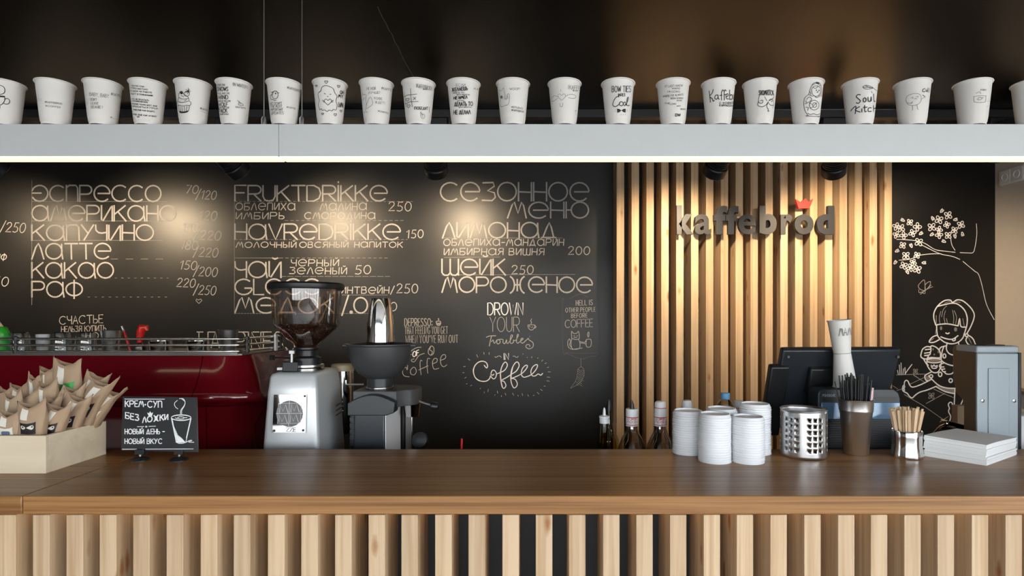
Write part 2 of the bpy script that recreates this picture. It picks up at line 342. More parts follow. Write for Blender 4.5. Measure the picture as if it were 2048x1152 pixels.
E = ell
_O = [E(.42, .5, .42, .5, 90, 450)]
_e = [[(.22, .5), (.86, .5)] + E(.44, .5, .43, .5, 8, 315)]
_a = [E(.42, .5, .42, .5, 60, 420), [(.82, .95), (.83, .4), (.88, 0)]]
_P = [[(0, 0), (0, 1)], [(0, 1), (.4, 1)] + E(.4, .73, .24, .27, 80, -80) + [(0, .45)]]
_K = [[(0, 0), (0, 1)], [(.58, 1), (.03, .45)], [(.2, .6), (.62, 0)]]
_H = [[(0, 0), (0, 1)], [(.58, 0), (.58, 1)], [(0, .5), (.58, .47)]]
_M = [[(0, 0), (.2, .8), (.3, 1), (.46, .3), (.62, 1), (.7, .8), (.82, 0)]]
_I = [[(0, 1), (0, .08), (.08, .02), (.5, .9), (.56, 1), (.56, 0)]]
_C = [E(.44, .5, .44, .5, 48, 312)]
GL = {
 'О': (.84, _O), 'O': (.84, _O), 'С': (.80, _C), 'C': (.80, _C), 'Э': (.86, [[(0, .52), (.5, .52)], E(.42, .5, .44, .5, 160, -150)]),
 'П': (.62, [[(0, 0), (0, 1)], [(0, .85), (.15, 1), (.5, 1), (.6, .85), (.62, 0)]]), 'Р': (.66, _P), 'P': (.66, _P),
 'Е': (.87, _e), 'E': (.87, _e), 'А': (.88, _a), 'A': (.88, _a), 'М': (.82, _M), 'M': (.82, _M), 'И': (.56, _I), 'К': (.62, _K), 'K': (.62, _K),
 'Н': (.58, _H), 'H': (.58, _H), 'У': (.6, [[(0, 1), (.3, .5)], [(.6, 1), (.38, .55), (.12, 0)]]),
 'Ч': (.55, [[(0, 1), (.02, .65), (.15, .5), (.3, .47), (.55, .52)], [(.55, 1), (.55, 0)]]),
 'Л': (.62, [[(0, 0), (.2, .75), (.34, 1), (.46, .7), (.62, 0)]]), 'Т': (.66, [[(0, 1), (.66, 1)], [(.33, 1), (.35, 0)]]),
 'Ф': (.84, [E(.42, .5, .42, .42, 90, 450), [(.42, 1.08), (.42, -.1)]]),
 'Й': (.56, _I + [[(.16, 1.22), (.28, 1.14), (.4, 1.22)]]), 'Ш': (.82, [[(0, 1), (0, .15), (.12, 0), (.3, 0), (.41, .15), (.41, 1)], [(.41, .15), (.52, 0), (.7, 0), (.82, .15)], [(.82, 1), (.82, 0)]]),
 'З': (.6, [[(.04, .98), (.5, 1), (.55, .8), (.25, .55), (.55, .45), (.6, .2), (.45, .02), (0, .04)]]),
 'Ж': (1.0, [E(.05, .5, .3, .55, 75, -75), [(.5, .85), (.5, .12)], E(.95, .5, .3, .55, 105, 255), [(.34, .5), (.66, .5)]]),
 'Ю': (1.0, [[(0, 0), (0, 1)], [(0, .5), (.22, .5)], E(.6, .5, .38, .5, 90, 450)]),
 'Д': (.78, [[(.02, -.08), (.02, .04), (.76, .04), (.76, -.08)], [(.1, .04), (.3, .7), (.42, 1), (.52, .7), (.64, .04)]]),
 'Б': (.62, [[(.58, 1), (0, 1), (0, 0), (.45, 0), (.6, .15), (.58, .4), (.42, .5), (0, .5)]]),
 'Х': (.6, [[(0, 1), (.6, 0)], [(.6, 1), (0, 0)]]), 'X': (.6, [[(0, 1), (.6, 0)], [(.6, 1), (0, 0)]]),
 'Ь': (.5, [[(0, 1), (0, 0), (.35, 0), (.5, .15), (.48, .38), (.34, .48), (0, .48)]]),
 'Ы': (.72, [[(0, 1), (0, 0), (.32, 0), (.45, .15), (.44, .38), (.32, .48), (0, .48)], [(.68, 1), (.68, 0)]]),
 'Я': (.6, [[(.58, 0), (.58, 1), (.2, 1), (.05, .85), (.06, .62), (.2, .5), (.58, .5)], [(.3, .5), (0, 0)]]),
 'В': (.6, [[(0, 0), (0, 1), (.4, 1), (.52, .85), (.48, .6), (.35, .53), (0, .53)], [(.35, .53), (.55, .42), (.58, .15), (.42, 0), (0, 0)]]),
 'Г': (.55, [[(0, 0), (0, 1), (.55, 1)]]),
 'B': (.6, [[(0, 0), (0, 1), (.4, 1), (.52, .85), (.48, .6), (.35, .53), (0, .53)], [(.35, .53), (.55, .42), (.58, .15), (.42, 0), (0, 0)]]),
 'F': (.55, [[(0, 0), (0, 1), (.55, 1)], [(0, .52), (.46, .52)]]), 'R': (.64, _P + [[(.28, .45), (.64, 0)]]),
 'U': (.6, [[(0, 1), (0, .3), (.1, .06), (.3, 0), (.5, .06), (.6, .3), (.6, 1)]]), 'T': (.66, [[(0, 1), (.66, 1)], [(.33, 1), (.35, 0)]]),
 'D': (.68, [[(0, 0), (0, 1), (.35, 1), (.6, .82), (.68, .5), (.6, .18), (.35, 0), (0, 0)]]), 'I': (.06, [[(.03, 0), (.03, 1)]]),
 'i': (.06, [[(.03, 0), (.03, 1)], [(.03, 1.18), (.04, 1.24)]]), 'V': (.66, [[(0, 1), (.33, 0), (.66, 1)]]),
 'G': (.84, [E(.44, .5, .44, .5, 48, 340) + [(.84, .42), (.5, .42)]]), 'L': (.5, [[(0, 1), (0, 0), (.5, 0)]]),
 'N': (.6, [[(0, 0), (0, 1), (.6, 0), (.6, 1)]]), 'S': (.6, [[(.56, .88), (.42, 1), (.18, 1), (.04, .85), (.06, .65), (.3, .52), (.54, .38), (.58, .15), (.42, 0), (.16, 0), (0, .14)]]),
 'Y': (.62, [[(0, 1), (.31, .5), (.62, 1)], [(.31, .5), (.31, 0)]]), 'W': (.9, [[(0, 1), (.22, 0), (.45, .85), (.68, 0), (.9, 1)]]), 'Z': (.6, [[(0, 1), (.6, 1), (0, 0), (.6, 0)]]),
 '0': (.6, [E(.3, .5, .3, .5, 90, 450)]), '1': (.3, [[(0, .75), (.25, 1), (.22, 0)]]), '2': (.58, [[(.02, .78), (.12, .96), (.35, 1), (.52, .85), (.5, .62), (.25, .3), (0, 0), (.58, .02)]]),
 '5': (.55, [[(.52, 1), (.14, 1), (.08, .56), (.32, .6), (.52, .42), (.5, .14), (.3, 0), (.02, .06)]]), '7': (.5, [[(0, .95), (.5, 1), (.18, 0)]]),
 '8': (.55, [E(.28, .75, .2, .25, 270, 630), E(.28, .26, .27, .26, 90, 450)]), '6': (.55, [[(.45, 1), (.15, .7), (.02, .35)] + E(.28, .27, .27, .27, 180, 520)]),
 '/': (.4, [[(0, -.15), (.4, 1.15)]]), '.': (.14, [E(.07, .06, .06, .06)]), ',': (.14, [[(.1, .08), (.02, -.16)]]), '-': (.4, [[(0, .48), (.4, .48)]]), ':': (.1, [E(.05, .15, .05, .05), E(.05, .6, .05, .05)]),
 "'": (.1, [[(.06, 1), (.02, .75)]]), '!': (.06, [[(.03, 1), (.03, .3)], [(.03, .08), (.03, 0)]]), '#': (.5, [[(.12, 0), (.2, .9)], [(.34, 0), (.42, .9)], [(0, .3), (.5, .3)], [(.02, .62), (.5, .62)]]),
 '(': (.2, [E(.3, .5, .3, .62, 125, 235)]), ')': (.2, [E(-.1, .5, .3, .62, 55, -55)]),
 # narrow capitals
 'ё': (.5, [[(.5, 1), (0, 1), (0, 0), (.5, 0)], [(0, .52), (.42, .52)]]), 'ä': (.6, [[(0, 0), (.3, 1), (.6, 0)], [(.1, .38), (.5, .38)]]),
}
GL['Щ'] = GL['Ш']; GL['J'] = (.4, [[(.4, 1), (.4, .2), (.2, 0), (0, .15)]])
def words(text, x0, x1, base, h, slope=0, slant=0, gap=.16, jit=0.0, caps=False):
    """strokes of a line of lettering fitted between x0 and x1 (pixels); base = baseline y, h = letter height"""
    if caps: text = text.replace('E', 'ё').replace('Е', 'ё').replace('A', 'ä').replace('А', 'ä')
    lay = []; x = 0
    for ch in text:
        if ch == ' ': x += .45; continue
        w, st = GL.get(ch) or GL.get(ch.upper()) or (.4, [])
        lay.append((x, st)); x += w + gap
    x -= gap; k = (x1 - x0) / x; out = []; rnd = random.Random(text)
    for (xo, st) in lay:
        jy = rnd.uniform(-jit, jit) * h
        for s in st:
            out.append([(x0 + (xo + p[0]) * k + slant * p[1] * h, base + jy - p[1] * h + slope * ((xo + p[0]) * k)) for p in s])
    return out
def tr(ox, oy, s): return lambda pts: [(ox + x / s, oy + y / s) for x, y in pts]
# ================================================================ the room
YW = 3.15            # chalkboard wall
XR = 2.507           # right wall
XL = -4.2; YB = -3.2; ZC = 2.39; CT = 1.10     # left wall, window wall behind the camera, ceiling, counter height
def struct(name, mb, m, **k): return tag(mb.build(name, m, smooth=False, **k), kind='structure')
struct('floor', MB().box(XL, XR, YB, YW, -.1, 0), M['floor'])
ceiling = struct('ceiling', MB().box(XL, XR, YB, YW, ZC, ZC + .1), M['ceil'])
wall_back = struct('wall_back', MB().box(XL, XR, YW, YW + .1, 0, ZC), M['board'])
struct('wall_right', MB().box(XR, XR + .1, .3, YW + .1, 0, ZC).box(XR, XR + .1, YB, .3, 0, .35).box(XR, XR + .1, YB, .3, 2.30, ZC), M['plaster'])
struct('wall_left', MB().box(XL - .1, XL, YB, YW + .1, 0, ZC), M['dwall'])
XWD = -3.4     # the glazing runs from here to the right corner and on along the right wall
mb = MB().box(XL, XWD, YB - .12, YB, 0, ZC).box(XWD, XR, YB - .12, YB, 0, .35).box(XWD, XR, YB - .12, YB, 2.30, ZC)
struct('wall_front', mb, M['dwall'])
mb = MB()
for x in (-3.36, -2.46, -1.50, -.55, .45, 1.45, 2.46): mb.box(x - .04, x + .04, YB - .10, YB - .02, .35, 2.30)
mb.box(XWD, XR, YB - .09, YB - .03, .35, .41).box(XWD, XR, YB - .09, YB - .03, 2.24, 2.30)
struct('window_1', mb, M['blackm'])
mb = MB()
for y in (-2.2, -1.3, -.5, .26): mb.box(XR + .02, XR + .08, y - .04, y + .04, .35, 2.30)
struct('window_2', mb, M['blackm'])
struct('street_ground', MB().box(-30, 30, -40, 20, -.3, -.2), mat('pavement', (.30, .30, .28), .9, vary=.2, vscale=1))
# hairline crack in the ceiling
class Ceil:
    def hit(s, px, py):
        Y = (ZC - EYE) * F / (CY - py); return at(px, py, Y), Vector((0, 0, -1))
mb = MB(); strip(mb, Ceil(), [(755, 13), (765, 35), (771, 44), (778, 60), (784, 68), (790, 84), (797, 95), (803, 110), (809, 122), (818, 138), (829, 156), (833, 170)], 1.0)
mb.build('ceiling_crack', M['inkg'], ceiling, smooth=False)

# ================================================================ bar counter
YE, YBK = 1.334, 1.802          # front and back edge of the counter top
t = thing('bar_counter', (0, 1.36, 0), 'bar counter front clad in upright pine boards with black gaps', 'counter')
sl = MB().box(0, .0393, 0, .13, 0, 1.047); sm = None
for k in range(-1, 31):
    x = (65 + 67.1 * k - CX) / F * 1.36
    if sm is None: o = sl.build('slat', M['pine'], t, bevel=.0012); sm = o
    else: o = sm.copy(); COL.objects.link(o)
    o.location = (x + random.uniform(-.001, .001), random.uniform(0, .0015), 0)
MB().box(-1.75, 1.62, .1305, .16, 0, 1.055).build('backing_panel', M['panel'], t)
MB().box(-1.70, 1.60, .055, .065, 1.049, 1.0555).build('under_counter_led', M['warmled'], t)
XS = (44 - CX) / F * YE
def top(name, x0, x1, label):
    o = MB().box(x0, x1, YE, YBK, CT - .043, CT).build(name, M['stain'], bevel=.0025)
    tag(o, label, 'countertop'); return o
top('countertop', XS + .0008, 2.2, 'long glossy brown wooden counter top across the bar')
top('countertop', -2.6, XS - .0008, 'short brown counter top piece at far left, under the plywood box')
o = MB().box(-2.6, 2.2, YBK + .008, 2.38, .92, .955).build('work_surface', M['panel']); tag(o, 'black work surface behind the bar counter carrying the machines', 'work surface')
o2 = MB().box(-2.6, 2.2, YBK + .01, 2.36, 0, .92).build('cabinet_body', M['panel'], o)

# ================================================================ slatted wall cladding
t = thing('slat_wall', ((1233.3 - CX) / F * 3.015, 3.015, 0), 'upright pine slat cladding behind the sign and the till', 'wall cladding')
sm = None
for k in range(19):
    x = 29.75 * k / F * 3.015
    if sm is None: sm = o = MB().box(0, .0393, 0, .1345, 0, ZC - .002).build('slat', M['pine'], t, bevel=.0012)
    else: o = sm.copy(); COL.objects.link(o)
    o.location = (x, random.uniform(-.001, .001), 0)

# ================================================================ hanging linear lamps (the cups stand on them)
LY0, LY1, LZ1 = 1.372, 1.412, 1.9757; LZ0 = 1.8953; XJ = (557 - CX) / F * LY0
def lamp(x0, x1, xw, label):
    t = thing('linear_lamp', (xw, 1.392, LZ0), label, 'lamp')
    MB().box(x0 - xw, x1 - xw, -.02, .02, .0035, LZ1 - LZ0).build('housing', M['paint'], t, bevel=.0008)
    MB().box(x0 - xw + .002, x1 - xw - .002, -.0195, .0195, 0, .0034).build('diffuser', M['led'], t)
    zt = LZ1 - LZ0
    MB().lathe([(.0065, zt), (.0065, zt + .020), (.004, zt + .024), (.0018, zt + .026)], n=16).build('cable_grip', M['steel'], t)
    MB().tube([(0, 0, zt + .02), (0, 0, ZC - LZ0)], .0009, 8).build('suspension_cable', M['steel'], t)
lamp(-1.95, XJ - .0004, (528 - CX) / F * 1.392, 'grey hanging light bar, shorter left length, glowing underneath')
lamp(XJ + .0004, 1.75, (604 - CX) / F * 1.392, 'grey hanging light bar, long right length, glowing underneath')

# ================================================================ spotlight track
TY = 2.45
o = MB().box(-3.6, 2.45, TY - .02, TY + .02, ZC - .034, ZC - .0005).build('spotlight_track', M['blackm'], bevel=.002)
tag(o, 'black spotlight track running along the ceiling above the cups', 'track')
def rot_to(d):
    return Vector((0, 0, 1)).rotation_difference(Vector(d).normalized()).to_matrix()
def spot(px, tgt, w, label, zl=2.175):
    x = (px - CX) / F * TY
    t = thing('track_spotlight', (x, TY, ZC - .034), label, 'spotlight', 'spotlights on the ceiling track')
    MB().box(-.055, .055, -.018, .018, -.035, 0).build('adapter', M['blackm'], t, bevel=.003)
    hz = zl - (ZC - .034); piv = Vector((0, 0, hz))
    d = (Vector(tgt) - (Vector((x, TY, ZC - .034)) + piv)).normalized(); Mx = rot_to(d)
    MB().tube([(0, 0, -.03), (0, 0, hz + .045)], .011, 12).build('stem', M['blackm'], t)
    prof = [(.028, -.10), (.040, -.097), (.042, -.09)]
    for i in range(9):
        z = -.085 + i * .0115; prof += [(.046, z), (.046, z + .006), (.041, z + .0065), (.041, z + .011)]
    prof += [(.047, .020), (.050, .024), (.050, .062), (.047, .066), (.043, .066), (.040, .052)]
    MB().lathe(prof, piv, 36, Mx, cap1=False).build('lamp_head', M['black'], t, ang=30)
    ln = MB().lathe([(.0402, .0515), (.0402, .0535)], piv, 24, Mx).build('lens', M['spotlens'], t)
    L = bpy.data.lights.new('spot_beam', 'SPOT'); L.energy = w; L.color = (1, .76, .49); L.spot_size = R(104); L.spot_blend = .8; L.shadow_soft_size = .038
    lo = bpy.data.objects.new('spot_beam', L); COL.objects.link(lo); lo.parent = t
    lo.location = piv + Mx @ Vector((0, 0, .058)); lo.rotation_euler = (-d).to_track_quat('Z', 'Y').to_euler()
M['spotlens'] = mat('lit_lens', (.9, .8, .6), .3, emit=(1, .75, .45), es=12)
wz = 1.72
spot(-330, (-2.95, YW, wz), SPOT_W, 'black track spotlight beyond the left end of the menu')
spot(-30, (-2.10, YW, wz), SPOT_W, 'black track spotlight at left edge, lighting the espresso menu')
spot(460, (-1.06, YW, wz), SPOT_W, 'black track spotlight turned to the right, over the fruit drink menu')
spot(870, (-.47, YW, wz), SPOT_W, 'black ribbed track spotlight left of the seasonal menu')
spot(1437, (.70, 3.015, wz), SPOT_W, 'black track spotlight above the start of the sign')
spot(1668, (1.53, 3.015, wz), SPOT_W, 'black ribbed track spotlight above the red crown')
spot(2001, (2.06, YW, wz), SPOT_W * .45, 'black track spotlight at right, lighting the blossom drawing', zl=2.25)
# ================================================================ chalk on the wall (parts of the wall)
WALL = Plane((0, YW, 0), (0, -1, 0))
def chalk(name, strokes, w, m='chalk', label=None, sm=False):
    mb = MB()
    for s in strokes: strip(mb, WALL, smooth(s, 4) if sm else s, w)
    o = mb.build(name, M[m], wall_back, loc=(0, 0, 0), smooth=False, fix=False)
    if label: o['label'] = label
    return o
for (txt, x0, x1, b, h) in [('ЭСПРЕССО', 64, 322, 403, 32), ('АМЕРИКАНО', 64, 352, 442, 31), ('КАПУЧИНО', 64, 307, 481, 31), ('ЛАТТЕ', 64, 222, 518, 31), ('КАКАО', 64, 227, 556, 31), ('РАФ', 64, 165, 594, 31),
     ('FRUKTDRiKKE', 470, 775, 402, 31), ('HAVREDRiKKE', 470, 801, 479, 31), ('ЧАЙ', 470, 562, 555, 32), ('GLOGG', 470, 640, 589, 31), ('МЕДОК', 470, 668, 626, 31), ('/.O', 684, 735, 626, 31),
     ('СЕЗОННОЕ', 881, 1178, 402, 37), ('МЕНЮ', 1015, 1178, 436, 32), ('ЛИМОНАД', 885, 1113, 476, 31), ('ШЕЙК', 884, 1011, 550, 32), ('МОРОЖЕНОЕ', 884, 1185, 585, 31)]:
    chalk('chalk_lettering', words(txt, x0, x1, b, h, gap=.10, jit=.012), 3.0)
for (txt, x0, x1, b, h) in [('ОБЛЕПИХА', 471, 590, 420, 14), ('МАЛИНА', 640, 733, 420, 14), ('250', 777, 822, 422, 18), ('ИМБИРЬ', 472, 568, 438, 13), ('СМОРОДИНА', 609, 750, 438, 13), ('150', 813, 846, 476, 16),
     ('МОЛОЧНЫЙ', 472, 592, 495, 11), ('ОВСЯНЫЙ', 599, 696, 495, 11), ('НАПИТОК', 709, 805, 495, 11), ('ЧЕРНЫЙ', 582, 677, 532, 13), ('ЗЕЛЕНЫЙ', 579, 693, 548, 13), ('50', 710, 741, 548, 17),
     ('ГЛИНТВЕЙН/', 655, 788, 587, 13), ('250', 793, 835, 586, 18), ('О', 780, 793, 622, 17), ('ОБЛЕПИХА-МАНДАРИН', 887, 1127, 491, 13), ('ИМБИРНАЯ ВИШНЯ', 888, 1088, 510, 13), ('200', 1136, 1179, 509, 16), ('250', 1023, 1066, 548, 17)]:
    chalk('chalk_lettering', words(txt, x0, x1, b, h, gap=.22, slant=.06, jit=.03), 1.7)
for (txt, x0, x1, b, h) in [('0/250', -14, 49, 462, 19), ('АФ', -12, 12, 519, 12), ('50', -14, 15, 571, 18), ('70', 371, 395, 386, 16), ('/120', 392, 431, 397, 17), ('120', 398, 432, 439, 18), ('180', 364, 394, 463, 17), ('/220', 387, 440, 478, 18),
     ('180', 361, 394, 498, 17), ('/220', 387, 434, 512, 18), ('150', 359, 392, 538, 17), ('/200', 387, 433, 551, 18), ('220', 353, 389, 573, 17), ('/250', 387, 430, 588, 18)]:
    chalk('chalk_price', words(txt, x0, x1, b, h, gap=.2, slant=.22, slope=.06), 1.6)
chalk('chalk_heart', [[(398, 607), (392, 601), (393, 598), (397, 600), (402, 598), (404, 601), (398, 607)]], 1.3)
# ruled guide lines
def dashes(x0, x1, y, on, off):
    r = []; x = x0
    while x < x1: r.append([(x, y), (min(x + on, x1), y)]); x += on + off
    return r
ru = [[(64, 403), (335, 403)], [(64, 442), (345, 442)], [(64, 481), (325, 481)], [(64, 360), (64, 610)], [(469, 372), (469, 628)], [(470, 516), (560, 516)], [(885, 476), (1125, 476)], [(888, 515), (1000, 514)], [(884, 550), (1150, 549)]]
ru += dashes(222, 340, 518, 14, 16) + dashes(165, 337, 556, 4, 9) + dashes(176, 343, 594, 4, 10) + dashes(470, 830, 403, 5, 4) + dashes(570, 810, 441, 6, 5) + dashes(470, 815, 479, 5, 4) + dashes(560, 780, 516, 6, 5) + dashes(560, 780, 553, 12, 3) + dashes(684, 775, 590, 3, 1) + dashes(470, 760, 627, 4, 2)
chalk('chalk_guide_lines', ru, .9, 'chalkd')
# small sayings
for (txt, x0, x1, b, h, w, sl_, cp) in [('СЧАСТЬЕ', 119, 206, 649, 16, 1.5, -.04, True), ('НЕЛЬЗЯ КУПИТЬ,', 123, 215, 664, 11, 1.2, -.03, True), ('НО', 172, 197, 677, 12, 1.2, 0, False)]:
    chalk('chalk_lettering', words(txt, x0, x1, b, h, slope=sl_, caps=cp), w)
mb_h = words('HAPPINESS', 398, 590, 700, 36, caps=True)
mb_h += [[(x - 6, y), (x + 6, y)] for x in (400, 424, 470, 492, 512, 530) for y in (664, 700)]
chalk('chalk_lettering', mb_h, 2.2, 'chalk')
Q = tr(780, 580, 4.6545)
def qw(txt, x0, x1, b, h, w, m='chalk', slope=0, cp=True, gap=.16):
    chalk('chalk_lettering', [Q(s) for s in words(txt, x0, x1, b, h, slope=slope, caps=cp, gap=gap)], w, m)
qw('DROWN', 910, 1238, 232, 112, 2.0, 'chalkw'); qw('YOUR', 930, 1205, 388, 136, 1.1); qw('IN', 1060, 1104, 648, 58, 1.5, 'chalkw')
qw('DEPRESSO:', 137, 392, 335, 70, 1.1, gap=.28); qw('THAT FEELING YOU GET', 138, 537, 410, 66, .8, slope=-.01, gap=.34); qw("WHEN YOU'VE RUN OUT", 146, 632, 494, 70, .9, slope=-.01, gap=.34)
qw('OF', 212, 268, 625, 48, 1.6, 'chalkw', slope=-.35)
qw('HELL IS', 1732, 1886, 144, 46, 1.1, 'chalk', slope=-.04, gap=.3); qw('OTHER PEOPLE', 1634, 1911, 208, 40, .95, slope=-.03, gap=.34); qw('BEFORE', 1688, 1836, 259, 38, 1.0, slope=-.03, gap=.3); qw('COFFEE', 1630, 1886, 352, 72, 1.1, slope=-.04)
dr = lambda name, strokes, w, m='chalk', T=Q: chalk(name, [T(smooth(s, 4)) for s in strokes], w, m)
dr('chalk_lettering', [[(896, 440), (930, 428), (985, 426)], [(945, 430), (935, 470), (925, 522)], [(945, 480), (960, 465), (965, 485), (975, 495), (1000, 462), (1025, 475), (1020, 495), (998, 500), (1000, 465), (1050, 460), (1052, 490), (1070, 498), (1085, 462), (1088, 495), (1105, 490), (1135, 440), (1140, 420), (1125, 425), (1118, 480), (1130, 498), (1150, 485), (1150, 465), (1170, 470), (1195, 420), (1185, 418), (1178, 480), (1190, 495), (1215, 475), (1240, 455), (1225, 450), (1215, 480), (1235, 495), (1265, 470), (1300, 435), (1300, 432), (1290, 460), (1330, 490), (1330, 530), (1295, 548), (1265, 530), (1275, 508), (1300, 512), (1300, 528)]], 1.5)
QC = tr(920, 690, 9.6)
dr('chalk_lettering', [[(465, 390), (510, 440), (530, 400), (500, 335), (425, 310), (340, 340), (280, 410), (258, 500), (280, 600), (340, 670), (430, 698), (510, 690), (570, 640), (590, 560), (620, 490), (665, 490), (700, 550), (680, 630), (635, 648), (595, 600), (590, 565), (630, 580), (650, 560)],
     [(700, 555), (780, 525), (860, 480), (910, 390), (880, 330), (840, 350), (795, 440), (775, 550), (785, 680), (810, 800), (845, 832), (882, 780), (850, 705), (805, 690)], [(805, 670), (900, 620), (990, 560), (1080, 500), (1135, 400), (1110, 330), (1060, 345), (1000, 450), (975, 580), (985, 720), (1030, 820), (1080, 800), (1100, 740), (1060, 660), (990, 640)],
     [(990, 640), (1080, 605), (1190, 545), (1270, 460), (1295, 400), (1260, 390), (1200, 450), (1175, 550), (1215, 615), (1290, 605), (1380, 560), (1460, 470), (1490, 390), (1450, 380), (1390, 430), (1360, 520), (1390, 590), (1450, 590), (1500, 555), (1550, 580), (1585, 545)]], 1.8, 'chalkw', QC)
dr('chalk_lettering', [[(262, 450), (255, 500), (275, 590), (320, 650), (390, 690)], [(800, 420), (780, 540), (790, 700), (815, 800)], [(1010, 440), (985, 560), (985, 650)]], 1.6, 'chalkw', QC)
rays = []
for (x, y, dx, dy) in [(175, 280, 18, 14), (330, 210, 12, 26), (460, 160, 4, 20), (560, 162, 0, 20), (85, 415, 20, -2), (65, 532, 16, 0), (105, 628, 16, -10), (130, 745, 10, -4), (215, 778, 14, -8), (390, 835, 6, -8), (465, 910, 2, -12), (540, 875, 4, -26), (720, 905, 4, 22), (670, 960, 6, -6), (795, 980, 0, 14), (873, 942, 8, 18), (1020, 945, 12, 20), (1115, 972, 4, 10), (1197, 950, 4, 20), (1308, 968, 6, 16), (1415, 968, 10, -6), (1500, 925, 18, 16), (1562, 862, 18, 14), (1625, 790, 14, 2), (1690, 690, 26, 6), (1700, 618, 26, 3), (1715, 515, 24, 2), (1690, 428, 14, -4), (1645, 350, 16, -8), (1580, 298, 12, -12), (1495, 250, 6, -8), (1378, 235, 3, -12), (1290, 238, 3, -6), (1208, 172, 3, -6)]:
    rays.append([(x - dx, y - dy), (x + dx, y + dy)])
dr('chalk_rays', rays, 1.1, 'chalk', QC)
dr('chalk_flourish', [[(670, 222), (690, 238), (730, 215), (770, 212), (790, 238)], [(1018, 218), (1045, 212), (1075, 235), (1105, 235), (1118, 212)]], 1.3, 'chalk', QC)
dr('chalk_cup_drawing', [[(1283, 325), (1290, 355), (1310, 372), (1330, 368), (1345, 345), (1346, 325), (1283, 325)], [(1345, 335), (1358, 338), (1355, 352), (1338, 355)], [(1312, 315), (1318, 300), (1310, 288), (1318, 268)], [(1295, 335), (1305, 345)], [(1318, 350), (1328, 342)]], 1.2, 'chalk')
dr('chalk_cup_drawing', [[(430, 292), (438, 325), (465, 327), (470, 293), (430, 292)], [(440, 310), (466, 308)], [(443, 318), (463, 318)], [(448, 282), (455, 272), (448, 264)]], 1.3, 'chalk')
dr('chalk_lettering', [[(165, 700), (160, 745), (150, 720), (125, 735), (118, 770), (135, 800), (180, 808)], [(215, 720), (192, 745), (195, 780), (225, 790), (245, 760), (235, 725), (215, 718)], [(300, 660), (285, 655), (280, 700), (290, 790)], [(268, 745), (355, 705)], [(372, 640), (350, 640), (345, 700), (352, 775)], [(400, 685), (435, 670), (438, 640), (410, 640), (395, 680), (410, 735), (455, 728)], [(470, 655), (515, 635), (515, 605), (490, 605), (470, 640), (475, 690), (500, 715), (530, 695)]], 1.2, 'chalk')
dr('chalk_bean_drawing', [[(365, 545), (385, 520), (408, 540), (405, 590), (380, 607), (358, 590), (358, 560), (365, 545)], [(378, 530), (370, 555), (395, 575), (385, 602)], [(170, 605), (190, 575), (240, 540), (290, 533)], [(175, 605), (200, 600)], [(320, 590), (270, 610), (230, 665), (205, 665), (200, 650), (225, 640)]], 1.2, 'chalk')
dr('chalk_sign_drawing', [[(1675, 80), (1765, 38), (1845, 68)], [(1620, 95), (1602, 110), (1610, 560), (1640, 585)], [(1935, 95), (1950, 560), (1860, 620), (1780, 640), (1665, 600), (1640, 585), (1770, 590), (1940, 585)]], .7, 'chalkdd')
dr('chalk_cat_drawing', [[(1692, 450), (1690, 385), (1710, 405), (1740, 400), (1755, 385), (1762, 450), (1725, 460), (1692, 450)], [(1692, 455), (1685, 500), (1700, 548), (1760, 545), (1768, 500), (1755, 455)], [(1670, 455), (1655, 480), (1660, 530), (1695, 552), (1725, 548)], [(1672, 455), (1680, 480), (1672, 510), (1690, 535)], [(1768, 480), (1810, 487), (1825, 470)], [(1768, 492), (1810, 497), (1825, 505)], [(1828, 460), (1870, 462), (1868, 525), (1828, 525), (1828, 460)], [(1845, 440), (1838, 410), (1850, 390), (1852, 420), (1845, 440)], [(1708, 428), (1720, 426)], [(1738, 426), (1748, 428)], [(1712, 443), (1725, 440), (1740, 444)], [(1730, 548), (1790, 540)]], 1.2, 'chalk')
fe = [[(1776, 640), (1778, 710)], [(1778, 712), (1750, 740), (1742, 800), (1725, 850), (1680, 915)], [(1778, 712), (1805, 740), (1800, 810), (1760, 870), (1680, 915)]]
for i in range(22):
    x = 1745 + (i * 37) % 52 - i * 1.2; y = 735 + i * 7; fe.append([(x, y), (x + 22, y + 14)])
dr('chalk_feather_drawing', fe, .9, 'chalkd')
# blossom branch, butterfly and the girl
QF = tr(1780, 400, 4.8)
dr('chalk_branch_drawing', [[(65, 378), (130, 380), (240, 390), (330, 415), (430, 475), (530, 492), (625, 502)], [(672, 505), (745, 508), (795, 505), (815, 450), (832, 330), (828, 228)], [(580, 360), (592, 430), (622, 482)], [(300, 430), (420, 490), (500, 522), (600, 542), (670, 570)], [(700, 590), (760, 640), (815, 685), (850, 715), (885, 830), (925, 1000), (1000, 1150)], [(85, 578), (190, 568), (290, 530), (390, 518), (490, 516)]], 1.2, 'chalkw', QF)
fl = []; lf = []; rnd = random.Random(3)
for (x, y) in [(60, 255), (105, 270), (190, 215), (262, 258), (60, 335), (130, 340), (215, 318), (120, 435), (275, 405), (152, 535), (258, 530), (130, 630), (222, 598), (195, 650), (262, 665), (470, 190), (557, 148), (400, 260), (545, 238), (470, 285), (470, 335), (618, 290), (557, 340), (680, 238)]:
    a0 = rnd.uniform(0, 1.5); r = rnd.uniform(30, 40)
    for k in range(4):
        a = a0 + k * math.pi / 2; u = Vector((math.cos(a), math.sin(a))); v = Vector((-u.y, u.x)); c = Vector((x, y))
        fl.append([tuple(c + u * r * p + v * r * q) for p, q in [(.15, 0), (.55, .34), (1, .18), (1, -.18), (.55, -.34), (.15, 0)]])
